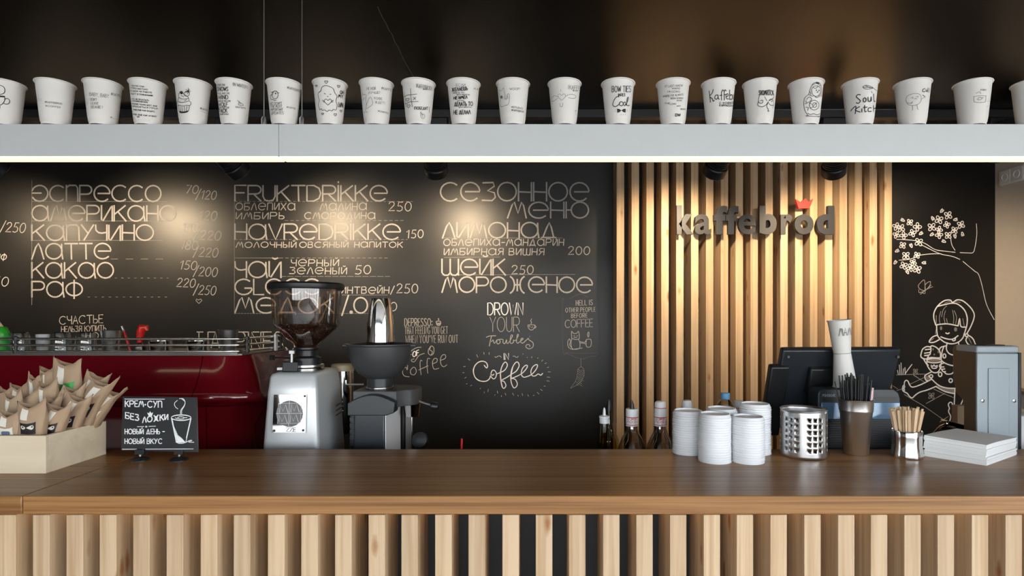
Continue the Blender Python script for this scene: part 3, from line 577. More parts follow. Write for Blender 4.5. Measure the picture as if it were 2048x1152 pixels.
for (x, y) in [(128, 197), (290, 325), (205, 445), (60, 492), (45, 605), (318, 603), (170, 697), (405, 170), (492, 110), (620, 190), (395, 335), (523, 400), (625, 355), (693, 320)]:
    a = rnd.uniform(0, 6.28)
    for s_ in (-.35, .35):
        u = Vector((math.cos(a + s_), math.sin(a + s_))); v = Vector((-u.y, u.x)); c = Vector((x, y)) - u * 14
        lf.append([tuple(c + u * 42 * p + v * 42 * q) for p, q in [(0, 0), (.5, .22), (1, 0), (.5, -.22), (0, 0)]])
dr('chalk_blossom_drawing', fl, 1.5, 'chalkw', QF); dr('chalk_leaf_drawing', lf, 1.1, 'chalkw', QF)
dr('chalk_butterfly_drawing', [[(330, 870), (290, 858), (270, 825), (300, 785), (328, 768), (335, 820), (340, 865)], [(335, 865), (340, 810), (385, 782), (378, 825), (340, 868)], [(330, 872), (280, 890), (275, 860)], [(290, 905), (350, 858), (410, 832)], [(350, 858), (395, 815)], [(335, 870), (335, 898), (310, 890)]], .9, 'chalk', QF)
QG = tr(1780, 590, 6.4); QH = tr(1780, 700, 6.4)
dr('chalk_girl_drawing', [[(585, 385), (560, 300), (565, 220), (610, 140), (690, 75), (770, 65), (800, 95), (860, 62), (940, 80), (1030, 160), (1075, 240), (1070, 310), (1030, 410), (985, 490)], [(610, 145), (690, 125), (795, 105), (870, 120), (950, 190), (985, 280), (985, 370), (965, 450), (945, 520)],
   [(585, 385), (640, 375), (740, 370), (870, 395)], [(870, 395), (890, 300), (905, 400), (965, 410)], [(595, 385), (600, 480), (620, 540), (700, 605), (790, 625), (870, 605), (930, 550), (950, 490)], [(600, 515), (540, 540), (500, 600), (560, 605), (630, 570)], [(985, 540), (970, 580), (1000, 630), (1050, 645)], [(1010, 520), (1060, 560), (1095, 640)], E(980, 515, 18, 18),
   [(730, 610), (720, 690), (750, 745), (800, 768)], [(870, 600), (885, 645), (900, 650)], [(720, 650), (650, 670), (625, 710)], [(690, 655), (665, 730), (652, 830)], [(650, 535), (720, 560), (800, 565), (870, 520)], [(795, 565), (805, 585), (830, 580), (835, 555)], [(712, 485), (735, 495), (758, 485)],
   [(470, 820), (430, 815), (395, 790), (400, 740), (420, 690), (470, 660), (510, 665)], [(510, 665), (540, 650), (590, 670), (630, 710), (645, 760), (640, 800), (600, 805), (520, 800), (470, 820)], [(515, 665), (520, 690), (450, 700)], [(520, 690), (515, 730), (440, 745)], [(515, 735), (505, 765), (440, 775)], [(440, 775), (490, 780), (470, 815)],
   E(565, 840, 95, 28), [(430, 820), (465, 880), (490, 900)], [(472, 845), (480, 910), (540, 985), (605, 990), (640, 940), (660, 850)], [(525, 895), (545, 915), (562, 895), (580, 915), (605, 900), (590, 935), (540, 935), (525, 895)],
   [(660, 840), (700, 870), (760, 895), (810, 905)], [(690, 870), (640, 890), (635, 920), (690, 920)], [(640, 925), (660, 950), (700, 945)], [(660, 955), (680, 980), (710, 980)], [(690, 980), (720, 1010), (780, 1010), (815, 985)],
   E(695, 780, 18, 26), E(640, 1015, 22, 28), E(775, 1095, 22, 24), E(525, 1040, 20, 20)], 2.3, 'chalkw', QG)
dr('chalk_hair_drawing', [[(650, 210), (630, 290), (640, 370)], [(725, 140), (680, 190), (660, 280)], [(710, 200), (690, 280), (705, 365)], [(800, 195), (815, 290), (810, 365)], [(820, 200), (850, 280), (840, 370)], [(930, 300), (950, 400)], [(700, 105), (770, 80)], [(830, 85), (900, 95)], [(590, 260), (590, 370)], [(720, 300), (735, 365)], [(590, 430), (580, 500)], [(1000, 540), (1040, 620)], [(510, 590), (560, 555)]], 1.1, 'chalk', QG)
mb = MB()
for (x, y, rx, ry) in [(652, 425, 15, 26), (838, 440, 20, 28), (565, 762, 12, 12), (550, 695, 12, 14), (620, 730, 14, 14)]:
    fill(mb, WALL, QG(E(x, y, rx, ry)[:-1]), .0007)
fill(mb, WALL, QH([(455, 320), (520, 370), (480, 395), (450, 370)])); fill(mb, WALL, QH([(590, 460), (620, 455), (830, 500), (825, 560), (720, 530)])); fill(mb, WALL, QG(E(565, 838, 80, 18)[:-1]), .0003)
mb.build('chalk_shading', M['chalkd'], wall_back, loc=(0, 0, 0), smooth=False)
dr('chalk_leg_drawing', [[(530, 280), (490, 300), (445, 330), (455, 380), (480, 395)], [(490, 330), (530, 370), (620, 450), (720, 485), (840, 490), (890, 480)], [(530, 375), (400, 440), (290, 475), (250, 445), (230, 400), (205, 388), (185, 410), (180, 450), (158, 490), (175, 530), (220, 555), (250, 595), (285, 612), (320, 580), (380, 540), (480, 510), (590, 465)], E(175, 470, 12, 16), E(172, 510, 12, 14),
   [(590, 470), (700, 530), (830, 560)], [(830, 490), (825, 600), (820, 730)], [(955, 560), (930, 640), (875, 765)], [(760, 745), (745, 700), (765, 670), (795, 680), (800, 730), (850, 750), (885, 795)], [(760, 745), (748, 790), (775, 850), (760, 915)], [(860, 855), (830, 920)]], 2.2, 'chalkw', QH)
dr('chalk_ground_drawing', [[(80, 320), (200, 315), (330, 310), (450, 308)], [(300, 320), (440, 412)], [(250, 440), (440, 350)], [(182, 570), (300, 640), (450, 730), (715, 915)], [(640, 920), (745, 850)], [(560, 500), (680, 555), (815, 610)], [(460, 685), (700, 555)], [(945, 655), (1020, 700), (890, 775)], [(30, 455), (100, 500)], [(85, 520), (160, 495)]], 1.0, 'chalk', QH)
dr('chalk_grass_drawing', [[(125, 315), (118, 190)], [(145, 315), (140, 165)], [(165, 315), (172, 240)], [(105, 315), (95, 260)], [(190, 310), (230, 250), (280, 185)], [(195, 310), (190, 225)]], 1.6, 'chalkw', QH)
for (x, y, r) in [(325, 272, 34), (528, 585, 44)]:
    fs = []
    for k in range(4):
        a = .8 + k * math.pi / 2; u = Vector((math.cos(a), math.sin(a))); v = Vector((-u.y, u.x)); c = Vector((x, y))
        fs.append([tuple(c + u * r * p + v * r * q) for p, q in [(.1, 0), (.5, .3), (1, .15), (1, -.15), (.5, -.3), (.1, 0)]])
    dr('chalk_flower_drawing', fs, 1.4, 'chalkd', QH)
# ================================================================ paper cups on the lamp
CR0, CR1, CH = .0285, .0385, .1035
cup_body = None
def new_cup_meshes():
    mb = MB(); prof = [(.0265, .004), (.0270, 0), (CR0 - .0012, 0), (CR0 - .0012, .006), (CR0, .0075)]
    k = (CR1 - CR0) / CH
    prof += [(CR0 + k * z, z) for z in (.02, .05, .08, CH - .001)]
    prof += [(CR1 - .0012, CH - .001), (CR0 - .001, .010), (.0265, .010)]
    mb.lathe(prof, n=48); b = mb.build('paper_cup', M['cup'], ang=40)
    rm = MB(); rp = [(CR1 + .0012 + .0019 * math.cos(R(a)), CH - .0005 + .0019 * math.sin(R(a))) for a in range(0, 361, 45)]
    rm.lathe(rp, n=48, cap0=False, cap1=False); r = rm.build('rolled_rim', M['cup'], b)
    return b, r
cup_protos = new_cup_meshes()
CUPN = [0]
def cup(px, label, group='drawn-on paper cups lined up on the light bar'):
    if CUPN[0] == 0: b, r = cup_protos
    else:
        b = cup_protos[0].copy(); COL.objects.link(b); r = cup_protos[1].copy(); COL.objects.link(r); r.parent = b
    CUPN[0] += 1
    x = (px - CX) / F * 1.394
    b.location = (x, 1.394, LZ1 + .0002); b.rotation_euler.z = random.uniform(0, 6)
    tag(b, label, 'paper cup', group)
    b['cx'] = x; return b
def mark(c, T, strokes, w, m='ink', name='drawing', sm=True, fills=(), wrapped=True):
    sf = Cone(c['cx'], 1.394, LZ1 + .0002, CR0, CR1, CH); mb = MB()
    for s in strokes:
        s2 = smooth(s, 4) if sm else [((a[0] + (b[0] - a[0]) * i / 4), (a[1] + (b[1] - a[1]) * i / 4)) for a, b in zip(s, s[1:]) for i in range(4)] + [s[-1]]
        strip(mb, sf, T(s2), w)
    for f in fills: fill(mb, sf, T(f), .0006)
    if not mb.v: return
    a = -c.rotation_euler.z; ca, sa = math.cos(a), math.sin(a); o = c.location
    mb.v = [((x - o.x) * ca - (y - o.y) * sa, (x - o.x) * sa + (y - o.y) * ca, z - o.z) for x, y, z in mb.v]
    mb.build(name, M[m], c, smooth=False, fix=False)
def write(c, T, lines, w=.9, m='ink', cp=True, **k):
    st = []
    for (txt, x0, x1, b, h, sl_) in lines: st += words(txt, x0, x1, b, h, slope=sl_, caps=cp, gap=.2, **k)
    mark(c, T, st, w, m, 'lettering', sm=False)
A1 = tr(0, 140, 4.876); A2 = tr(400, 140, 4.876); A3 = tr(800, 140, 4.876); A4 = tr(1200, 140, 4.876); A5 = tr(1600, 140, 4.571)
def heart(x, y, r): return [(x, y + r), (x - r, y - r * .1), (x - r * .6, y - r * .8), (x, y - r * .35), (x + r * .6, y - r * .8), (x + r, y - r * .1), (x, y + r)]
c = cup(10, 'white paper cup with a steaming mug sketch, cut off by left edge')
mark(c, A1, [[(-20, 140), (5, 150), (35, 165), (48, 195), (40, 225), (10, 238), (-20, 240)], [(-20, 250), (45, 256)], [(45, 260), (45, 300), (20, 335), (-10, 345)], [(45, 288), (70, 277), (92, 296), (88, 325), (60, 334), (38, 325)]], 1.3)
mark(c, A1, [], 1, fills=[[(-10, 350), (5, 352), (2, 378), (-10, 378)], [(-20, 250), (45, 256), (45, 268), (-20, 264)]])
c = cup(111, 'nearly blank paper cup with two tiny hashtag lines, far left')
write(c, A1, [('#KAFFEBROD', 440, 605, 318, 15, .12), ('#COFFEE', 445, 590, 355, 14, .12), ('....', 360, 410, 285, 12, 0), ('...', 365, 410, 300, 10, 0)], .6, 'inkg')
c = cup(206, 'paper cup with pale handwritten baby baby lines')
write(c, A1, [('BABY, BABY', 875, 1060, 250, 34, .12), ("DON'T", 885, 945, 298, 24, .06), ('LEAVE', 890, 960, 335, 24, .06), ('BEANIE !', 890, 1000, 374, 26, .02), ('#KAFFE', 1080, 1172, 243, 24, .25), ('#......', 1075, 1145, 466, 14, .25)], .6, 'inkg')
mark(c, A1, [[(845, 240), (838, 300), (860, 330)], [(845, 330), (850, 400)]], .5, 'inkg')
c = cup(296, 'paper cup covered in ten lines of small handwriting')
tx = [('МАЛО СНА', 1285, 1405, 158), ('УТРО НАСТАЛО', 1275, 1440, 182), ('И ДЕЛА НА РАБОТЕ', 1275, 1480, 208), ('ЖДУТ В ПОНЕДЕЛЬНИК', 1275, 1490, 236), ('НО НЕ ПРОСПАТЬ', 1290, 1450, 288), ('А МОЖНО ПОСПАТЬ', 1290, 1440, 308), ('КОФЕ ПОМОЖЕТ МНЕ', 1290, 1530, 336), ('ПРОСНУТЬСЯ УТРОМ', 1290, 1535, 360), ('МНЕ ЕЩЕ КАК БОДРО', 1300, 1505, 392), ('ЕМУ ЕЩЕ КАК НУЖНО', 1300, 1525, 438)]
write(c, A1, [(s_, a, b_, y, 13, .10) for s_, a, b_, y in tx] + [('ОК', 1340, 1362, 462, 11, 0)], .6, 'ink')
c = cup(386, 'paper cup with an inked cupcake topped by a cherry')
mark(c, A1, [[(1735, 345), (1732, 310), (1745, 275), (1745, 240), (1765, 210), (1800, 240), (1835, 265), (1845, 300), (1862, 320), (1855, 345), (1820, 345), (1790, 352), (1760, 348), (1735, 345)], [(1738, 350), (1755, 412), (1785, 420), (1835, 405), (1848, 345)], [(1740, 310), (1780, 318), (1840, 305)], [(1748, 270), (1790, 285), (1838, 275)], E(1822, 235, 26, 22), [(1815, 190), (1850, 222)], [(1850, 190), (1815, 222)], [(1838, 178), (1830, 235)], [(1808, 210), (1858, 208)], [(1755, 360), (1768, 415)], [(1775, 360), (1785, 418)], [(1800, 358), (1803, 415)], [(1825, 352), (1818, 412)], [(1770, 250), (1795, 262)], [(1800, 300), (1825, 290)]], 1.0)
mark(c, A1, [], 1, fills=[E(1772, 222, 14, 16)[:-1], [(1752, 400), (1838, 395), (1832, 408), (1785, 421), (1756, 414)], E(1835, 208, 12, 10)[:-1]])
write(c, A1, [('#KAFFE', 1950, 2020, 380, 18, .35), ('....', 1955, 2015, 400, 10, .4)], .7, 'inkg')
c = cup(468, 'paper cup lettered with the snows, wind, wolf and pack saying')
write(c, A2, [('SNOWS', 168, 275, 205, 38, 0), ('WIND', 178, 275, 285, 38, 0), ('WOLF', 180, 270, 355, 36, 0), ('PACK', 185, 265, 418, 36, -.03)], 1.2)
write(c, A2, [('WHEN THE', 165, 245, 155, 18, 0), ('FALL AND THE', 172, 288, 236, 16, 0), ('BLOWS THE LONE', 182, 298, 310, 13, 0), ('DIES BUT THE', 185, 285, 374, 13, 0), ('SURVIVES', 198, 278, 438, 12, 0), ('(IN WINTER)', 320, 462, 152, 30, .22)], .7, 'inkg')
mark(c, A2, [[(365, 295), (380, 320), (375, 340), (420, 345), (405, 325), (385, 320)], [(380, 305), (395, 330)]], .8, 'ink'); write(c, A2, [('@WINTERS'.replace('@', ''), 345, 442, 368, 14, .12)], .6, 'inkg')
c = cup(568, 'paper cup with a small round bird and a most updates joke')
mark(c, A2, [E(735, 245, 28, 38), [(712, 235), (690, 255), (695, 285), (720, 290)], [(698, 215), (715, 225)], [(755, 220), (772, 225)], [(720, 295), (745, 298)], [(708, 215), (735, 205), (755, 212)]], 1.0, fills=[E(738, 230, 6, 8)[:-1]])
write(c, A2, [("WE DON'T", 682, 798, 342, 26, -.02), ('THE MOST', 690, 800, 368, 22, -.02), ('IMPORTANT', 692, 808, 398, 22, -.02), ('UPDATES', 696, 815, 434, 26, -.02)], .8, 'inkg'); write(c, A2, [('#KAFFEBROD', 850, 985, 180, 22, .3), ('#COFFEE', 845, 930, 368, 14, .2)], .6, 'inkg')
c = cup(660, 'paper cup with a fluffy sheep-like creature holding a heart')
mark(c, A2, [[(1170, 390), (1155, 340), (1165, 300), (1155, 260), (1155, 225), (1180, 205), (1190, 170), (1225, 152), (1270, 165), (1300, 185), (1315, 225), (1335, 255), (1325, 300), (1335, 345), (1325, 390), (1300, 385), (1285, 400), (1260, 392), (1240, 405), (1215, 390), (1195, 395), (1185, 378), (1170, 390)], heart(1248, 310, 34), [(1195, 295), (1215, 305)], [(1200, 310), (1215, 315)], [(1300, 295), (1282, 305)], [(1298, 310), (1282, 315)], [(1212, 228), (1226, 236)], [(1265, 240), (1278, 236)], [(1240, 260), (1252, 258)], heart(1232, 118, 15), heart(1350, 160, 13), heart(1135, 155, 10), heart(1197, 428, 11), heart(1318, 436, 13), heart(1373, 400, 11)], 1.1)
write(c, A2, [('OH', 1365, 1398, 232, 30, .1), ('MY', 1345, 1392, 270, 30, .1), ('LAMA', 1348, 1395, 360, 45, .1)], 1.3)
c = cup(753, 'paper cup with a pale standing fox and two short lines')
mark(c, A2, [[(1585, 245), (1600, 240), (1622, 245), (1618, 290), (1625, 345), (1615, 400), (1635, 415)], [(1622, 350), (1660, 265), (1685, 330), (1640, 370), (1625, 375)], [(1585, 300), (1610, 270)], [(1590, 225), (1595, 245)], [(1600, 405), (1610, 420)]], .8, 'inkg')
write(c, A2, [('НЕ НОЙ', 1630, 1712, 195, 26, -.02), ('ЛУЧШЕ!', 1645, 1752, 234, 22, -.02), ('КОФЕ', 1700, 1775, 285, 22, .1), ('ЖДЕТ!', 1705, 1800, 325, 22, .1), ('#KAFFE', 1768, 1865, 185, 22, .25), ('#COFFEE', 1735, 1835, 405, 14, .25)], .6, 'inkg')
c = cup(837, 'paper cup with a noughts and crosses grid of hearts')
mark(c, A3, [[(105, 180), (108, 260), (122, 360)], [(30, 270), (75, 245), (165, 235)], [(40, 340), (100, 310), (178, 308)], heart(75, 288, 18), heart(85, 352, 18), [(130, 265), (155, 290)], [(155, 265), (130, 292)], [(45, 215), (55, 300), (60, 360)], [(285, 360), (282, 415)]], 1.0, sm=False)
write(c, A3, [('(ПОБЕДИТ', 140, 272, 385, 26, .02)], 1.0); write(c, A3, [('(KAFFEBROD)', 160, 308, 170, 36, .2), ('BAR', 225, 265, 192, 10, .1)], .8, 'inkg')
mark(c, A3, [[(200, 405), (205, 460), (225, 475), (240, 455), (232, 430), (215, 440), (200, 405)], [(215, 420), (222, 460)]], .8, 'inkg')
c = cup(927, 'paper cup with bold marker saying filling its front')
write(c, A3, [('ЖЕЛАЕШЬ', 505, 658, 210, 32, -.10), ('НЕ ИМЕЛ', 525, 655, 288, 26, -.08), ('ДЕЛАТЬ ТО', 532, 708, 352, 38, -.02), ('НЕ ДЕЛАЛ', 526, 684, 432, 38, -.02)], 1.5)
write(c, A3, [('ЕСЛИ', 548, 635, 162, 26, -.02), ('ИМЕТЬ ТО', 520, 625, 232, 14, -.02), ('ЧЕГО НИКОГДА', 552, 680, 248, 10, -.02), ('НАЧНИ', 560, 625, 303, 10, 0), ('ЧЕГО НИКОГДА', 570, 695, 370, 10, -.02), ('KA', 720, 760, 190, 18, .2)], .7, 'inkg')
c = cup(1026, 'paper cup with a fluffy dog sketch saying woof')
mark(c, A3, [[(975, 245), (970, 195), (990, 205), (1010, 175), (1018, 210), (1025, 250), (1020, 275)], [(975, 250), (980, 290), (975, 330), (990, 358), (1030, 345), (1055, 335), (1068, 290), (1065, 235), (1045, 245), (1040, 285), (1020, 275)], [(1050, 250), (1055, 280)]], .8, 'inkg', fills=[E(992, 265, 12, 16)[:-1]])
write(c, A3, [('WOOF!', 1070, 1168, 195, 20, 0), ('#STUDIO', 1088, 1195, 368, 16, .15), ('#KAFFEBROD', 1088, 1205, 398, 16, .15)], .7, 'inkg')
c = cup(1129, 'paper cup with a thin winged heart, in the row\'s middle')
mark(c, A3, [heart(1578, 262, 36), [(1540, 262), (1510, 252), (1485, 270), (1480, 305), (1510, 300), (1540, 275)], [(1618, 258), (1650, 240), (1690, 240), (1715, 262), (1690, 278), (1640, 270)], [(1562, 325), (1565, 355), (1585, 355), (1588, 322)], [(1568, 190), (1570, 208)]], .7, 'inkg')
write(c, A3, [('(KAFFE', 1640, 1752, 185, 38, .12), ('BAR', 1685, 1730, 205, 10, .1)], .7, 'inkg'); mark(c, A3, [[(1710, 390), (1715, 440)], [(1702, 400), (1722, 398)]], .7, 'inkg')
c = cup(1236, 'paper cup lettered bow ties are cool with inked bow tie')
write(c, A4, [('BOW TIES', 118, 298, 216, 58, -.01)], 1.2, cp=True); write(c, A4, [('ARE', 184, 232, 256, 26, 0)], 1.0)
mark(c, A4, [[(185, 262), (160, 265), (135, 300), (125, 340), (145, 358), (175, 345), (195, 320)], E(207, 330, 18, 20), [(225, 330), (240, 312), (250, 330), (238, 350), (225, 332)], [(252, 345), (275, 275), (265, 272), (258, 330), (265, 348), (285, 345)], [(180, 232), (180, 258)], [(240, 228), (240, 256)]], 1.5)
mark(c, A4, [], 1, fills=[[(165, 378), (188, 380), (208, 396), (190, 412), (168, 418)], [(208, 396), (232, 378), (250, 380), (248, 416), (228, 412)]])
mark(c, A4, [[(150, 388), (156, 390)], [(148, 404), (155, 404)], [(262, 385), (260, 410)], [(205, 432), (205, 440)], [(225, 432), (225, 440)], [(245, 430), (246, 438)]], .7, 'inkg', sm=False)
c = cup(1346, 'paper cup with a pale quotation in capitals signed D W')
write(c, A4, [('AT LAST I KNOW', 632, 805, 170, 20, -.05), ('WHERE', 702, 778, 188, 14, 0), ("I'M GOING", 658, 780, 222, 18, -.02), ("WHERE I'VE ALWAYS", 615, 812, 268, 20, -.1), ('BEEN GOING', 690, 808, 286, 16, -.02), ('HOME', 748, 795, 304, 10, 0), ('THE', 632, 680, 334, 14, -.05), ('LONG', 685, 742, 340, 14, -.05), ('WAY', 748, 785, 358, 12, -.02), ('ROUND', 785, 832, 388, 12, 0)], .6, 'inkg'); write(c, A4, [('DW', 735, 782, 452, 24, 0)], 1.3)
c = cup(1437, 'paper cup with large handwritten café name running round its side')
mark(c, A4, [[(1065, 205), (1072, 260), (1078, 315)], [(1105, 190), (1095, 225), (1070, 258), (1095, 280), (1105, 305), (1115, 295)], [(1150, 245), (1128, 248), (1120, 275), (1140, 285), (1152, 260), (1150, 240), (1155, 280), (1165, 285)], [(1205, 205), (1195, 195), (1185, 225), (1185, 295)], [(1168, 250), (1230, 238)], [(1230, 205), (1218, 195), (1210, 225), (1212, 295)], [(1228, 265), (1248, 250), (1242, 232), (1228, 245), (1232, 280), (1252, 282)], [(1262, 195), (1262, 290)], [(1262, 255), (1280, 240), (1290, 270), (1275, 290), (1264, 280)], [(1296, 240), (1296, 285)], [(1296, 255), (1308, 245)]], 1.6)
write(c, A4, [('С КОФЕЙ', 1165, 1295, 332, 18, .0), ('К КРУАССАН', 1165, 1295, 354, 16, .02)], .9)
c = cup(1520, 'paper cup with an inked clover curl and ornate word')
write(c, A4, [('SHAMROCK', 1550, 1690, 245, 44, .0)], 1.3, cp=False)
mark(c, A4, [[(1600, 240), (1630, 200), (1665, 200), (1690, 235), (1690, 270), (1650, 300)], [(1555, 250), (1545, 300), (1560, 325), (1585, 320), (1585, 295), (1565, 300)], [(1545, 310), (1540, 345), (1580, 360), (1620, 340), (1640, 310)], [(1640, 310), (1625, 355), (1640, 385), (1635, 402), (1648, 400)], [(1645, 300), (1660, 285), (1685, 290)], [(1640, 320), (1665, 345), (1690, 340), (1688, 300), (1668, 310)], [(1690, 345), (1682, 375)], [(1605, 260), (1625, 300)]], 1.1)
c = cup(1612, 'paper cup with a detailed black nesting doll drawing')
mark(c, A5, [[(75, 420), (45, 370), (35, 310), (45, 255), (80, 220), (95, 170), (120, 125), (155, 112), (185, 130), (195, 180), (190, 240)], [(75, 420), (120, 425), (180, 425)], [(105, 180), (125, 150), (160, 148), (182, 165), (188, 200), (170, 232), (140, 240), (112, 220), (105, 180)], [(120, 160), (140, 170), (165, 150)], [(80, 225), (110, 240), (130, 235), (150, 255), (180, 235)], [(60, 270), (80, 250), (105, 262), (95, 285), (60, 300), (55, 280)], E(128, 322, 42, 44), E(132, 322, 18, 22), [(85, 300), (110, 315)], [(90, 350), (118, 340)], [(50, 340), (75, 345), (70, 370)], [(70, 395), (95, 408), (125, 400), (150, 410), (180, 400)], [(55, 418), (170, 428)], [(110, 140), (150, 122), (185, 145)], [(90, 200), (100, 225)], [(120, 330), (150, 300)], [(45, 310), (65, 305)]], 1.0)
mark(c, A5, [], 1, fills=[E(148, 185, 5, 6)[:-1], E(172, 188, 5, 6)[:-1], E(158, 202, 6, 5)[:-1], E(160, 120, 18, 8)[:-1], [(55, 416), (170, 424), (170, 432), (55, 424)]])
c = cup(1720, 'paper cup lettered soul kitchen with a whisk drawing')
mark(c, A5, [[(552, 228), (530, 225), (515, 245), (535, 265), (552, 285), (535, 305), (515, 300)], [(592, 255), (578, 265), (580, 290), (598, 290), (602, 265), (592, 255)], [(620, 250), (622, 285), (642, 285), (648, 245), (650, 285)], [(672, 220), (675, 285), (685, 285)], [(465, 375), (490, 345), (512, 335), (505, 400)], [(545, 335), (505, 365), (550, 385)], [(565, 355), (565, 385)], [(590, 325), (592, 380), (605, 378)], [(578, 345), (612, 340)], [(650, 345), (625, 350), (622, 378), (650, 378)], [(668, 325), (672, 380)], [(672, 355), (690, 350), (692, 380)]], 1.8)
mark(c, A5, [[(572, 155), (600, 140), (640, 150), (665, 165), (630, 175), (590, 172), (572, 155)], [(580, 160), (620, 158), (660, 165)], [(665, 165), (698, 190)], [(600, 145), (640, 165)], [(650, 195), (660, 210)]], 1.0)
c = cup(1825, 'paper cup with a grumpy potato creature on thin legs')
mark(c, A5, [[(1000, 228), (1050, 215), (1095, 225), (1108, 265), (1090, 305), (1040, 325), (990, 315), (970, 280), (978, 245), (1000, 228)], [(1028, 325), (1030, 362), (1022, 366)], [(1070, 320), (1075, 358), (1082, 360)], [(1105, 270), (1135, 250), (1140, 262)], [(1018, 258), (1030, 250), (1035, 262)], [(1048, 268), (1058, 258), (1066, 268)], [(1060, 245), (1078, 240), (1075, 255)], [(985, 300), (1012, 305), (1030, 290), (1018, 308)]], .8, 'inkg')
mark(c, A5, [[(1140, 170), (1120, 180), (1122, 200), (1140, 198)], [(1148, 180), (1152, 200), (1160, 185)], [(1168, 165), (1165, 205)], [(1178, 168), (1176, 205)], [(1120, 230), (1142, 245)]], 1.3)
c = cup(1945, 'paper cup with a tiny pale fish bowl sketch')
mark(c, A5, [[(1590, 240), (1590, 280), (1605, 296), (1680, 296), (1695, 280), (1698, 235)], [(1595, 242), (1640, 236), (1695, 238)], [(1620, 270), (1640, 250), (1665, 260), (1640, 275), (1620, 270)], [(1665, 260), (1675, 250)], [(1610, 215), (1640, 200), (1650, 218)]], .8, 'inkg'); write(c, A5, [('FISH', 1650, 1698, 190, 14, -.05), ('...', 1708, 1735, 285, 10, .1), ('..', 1708, 1732, 332, 10, .1)], .6, 'inkg')
c = cup(2062, 'blank paper cup cut off by the right edge')
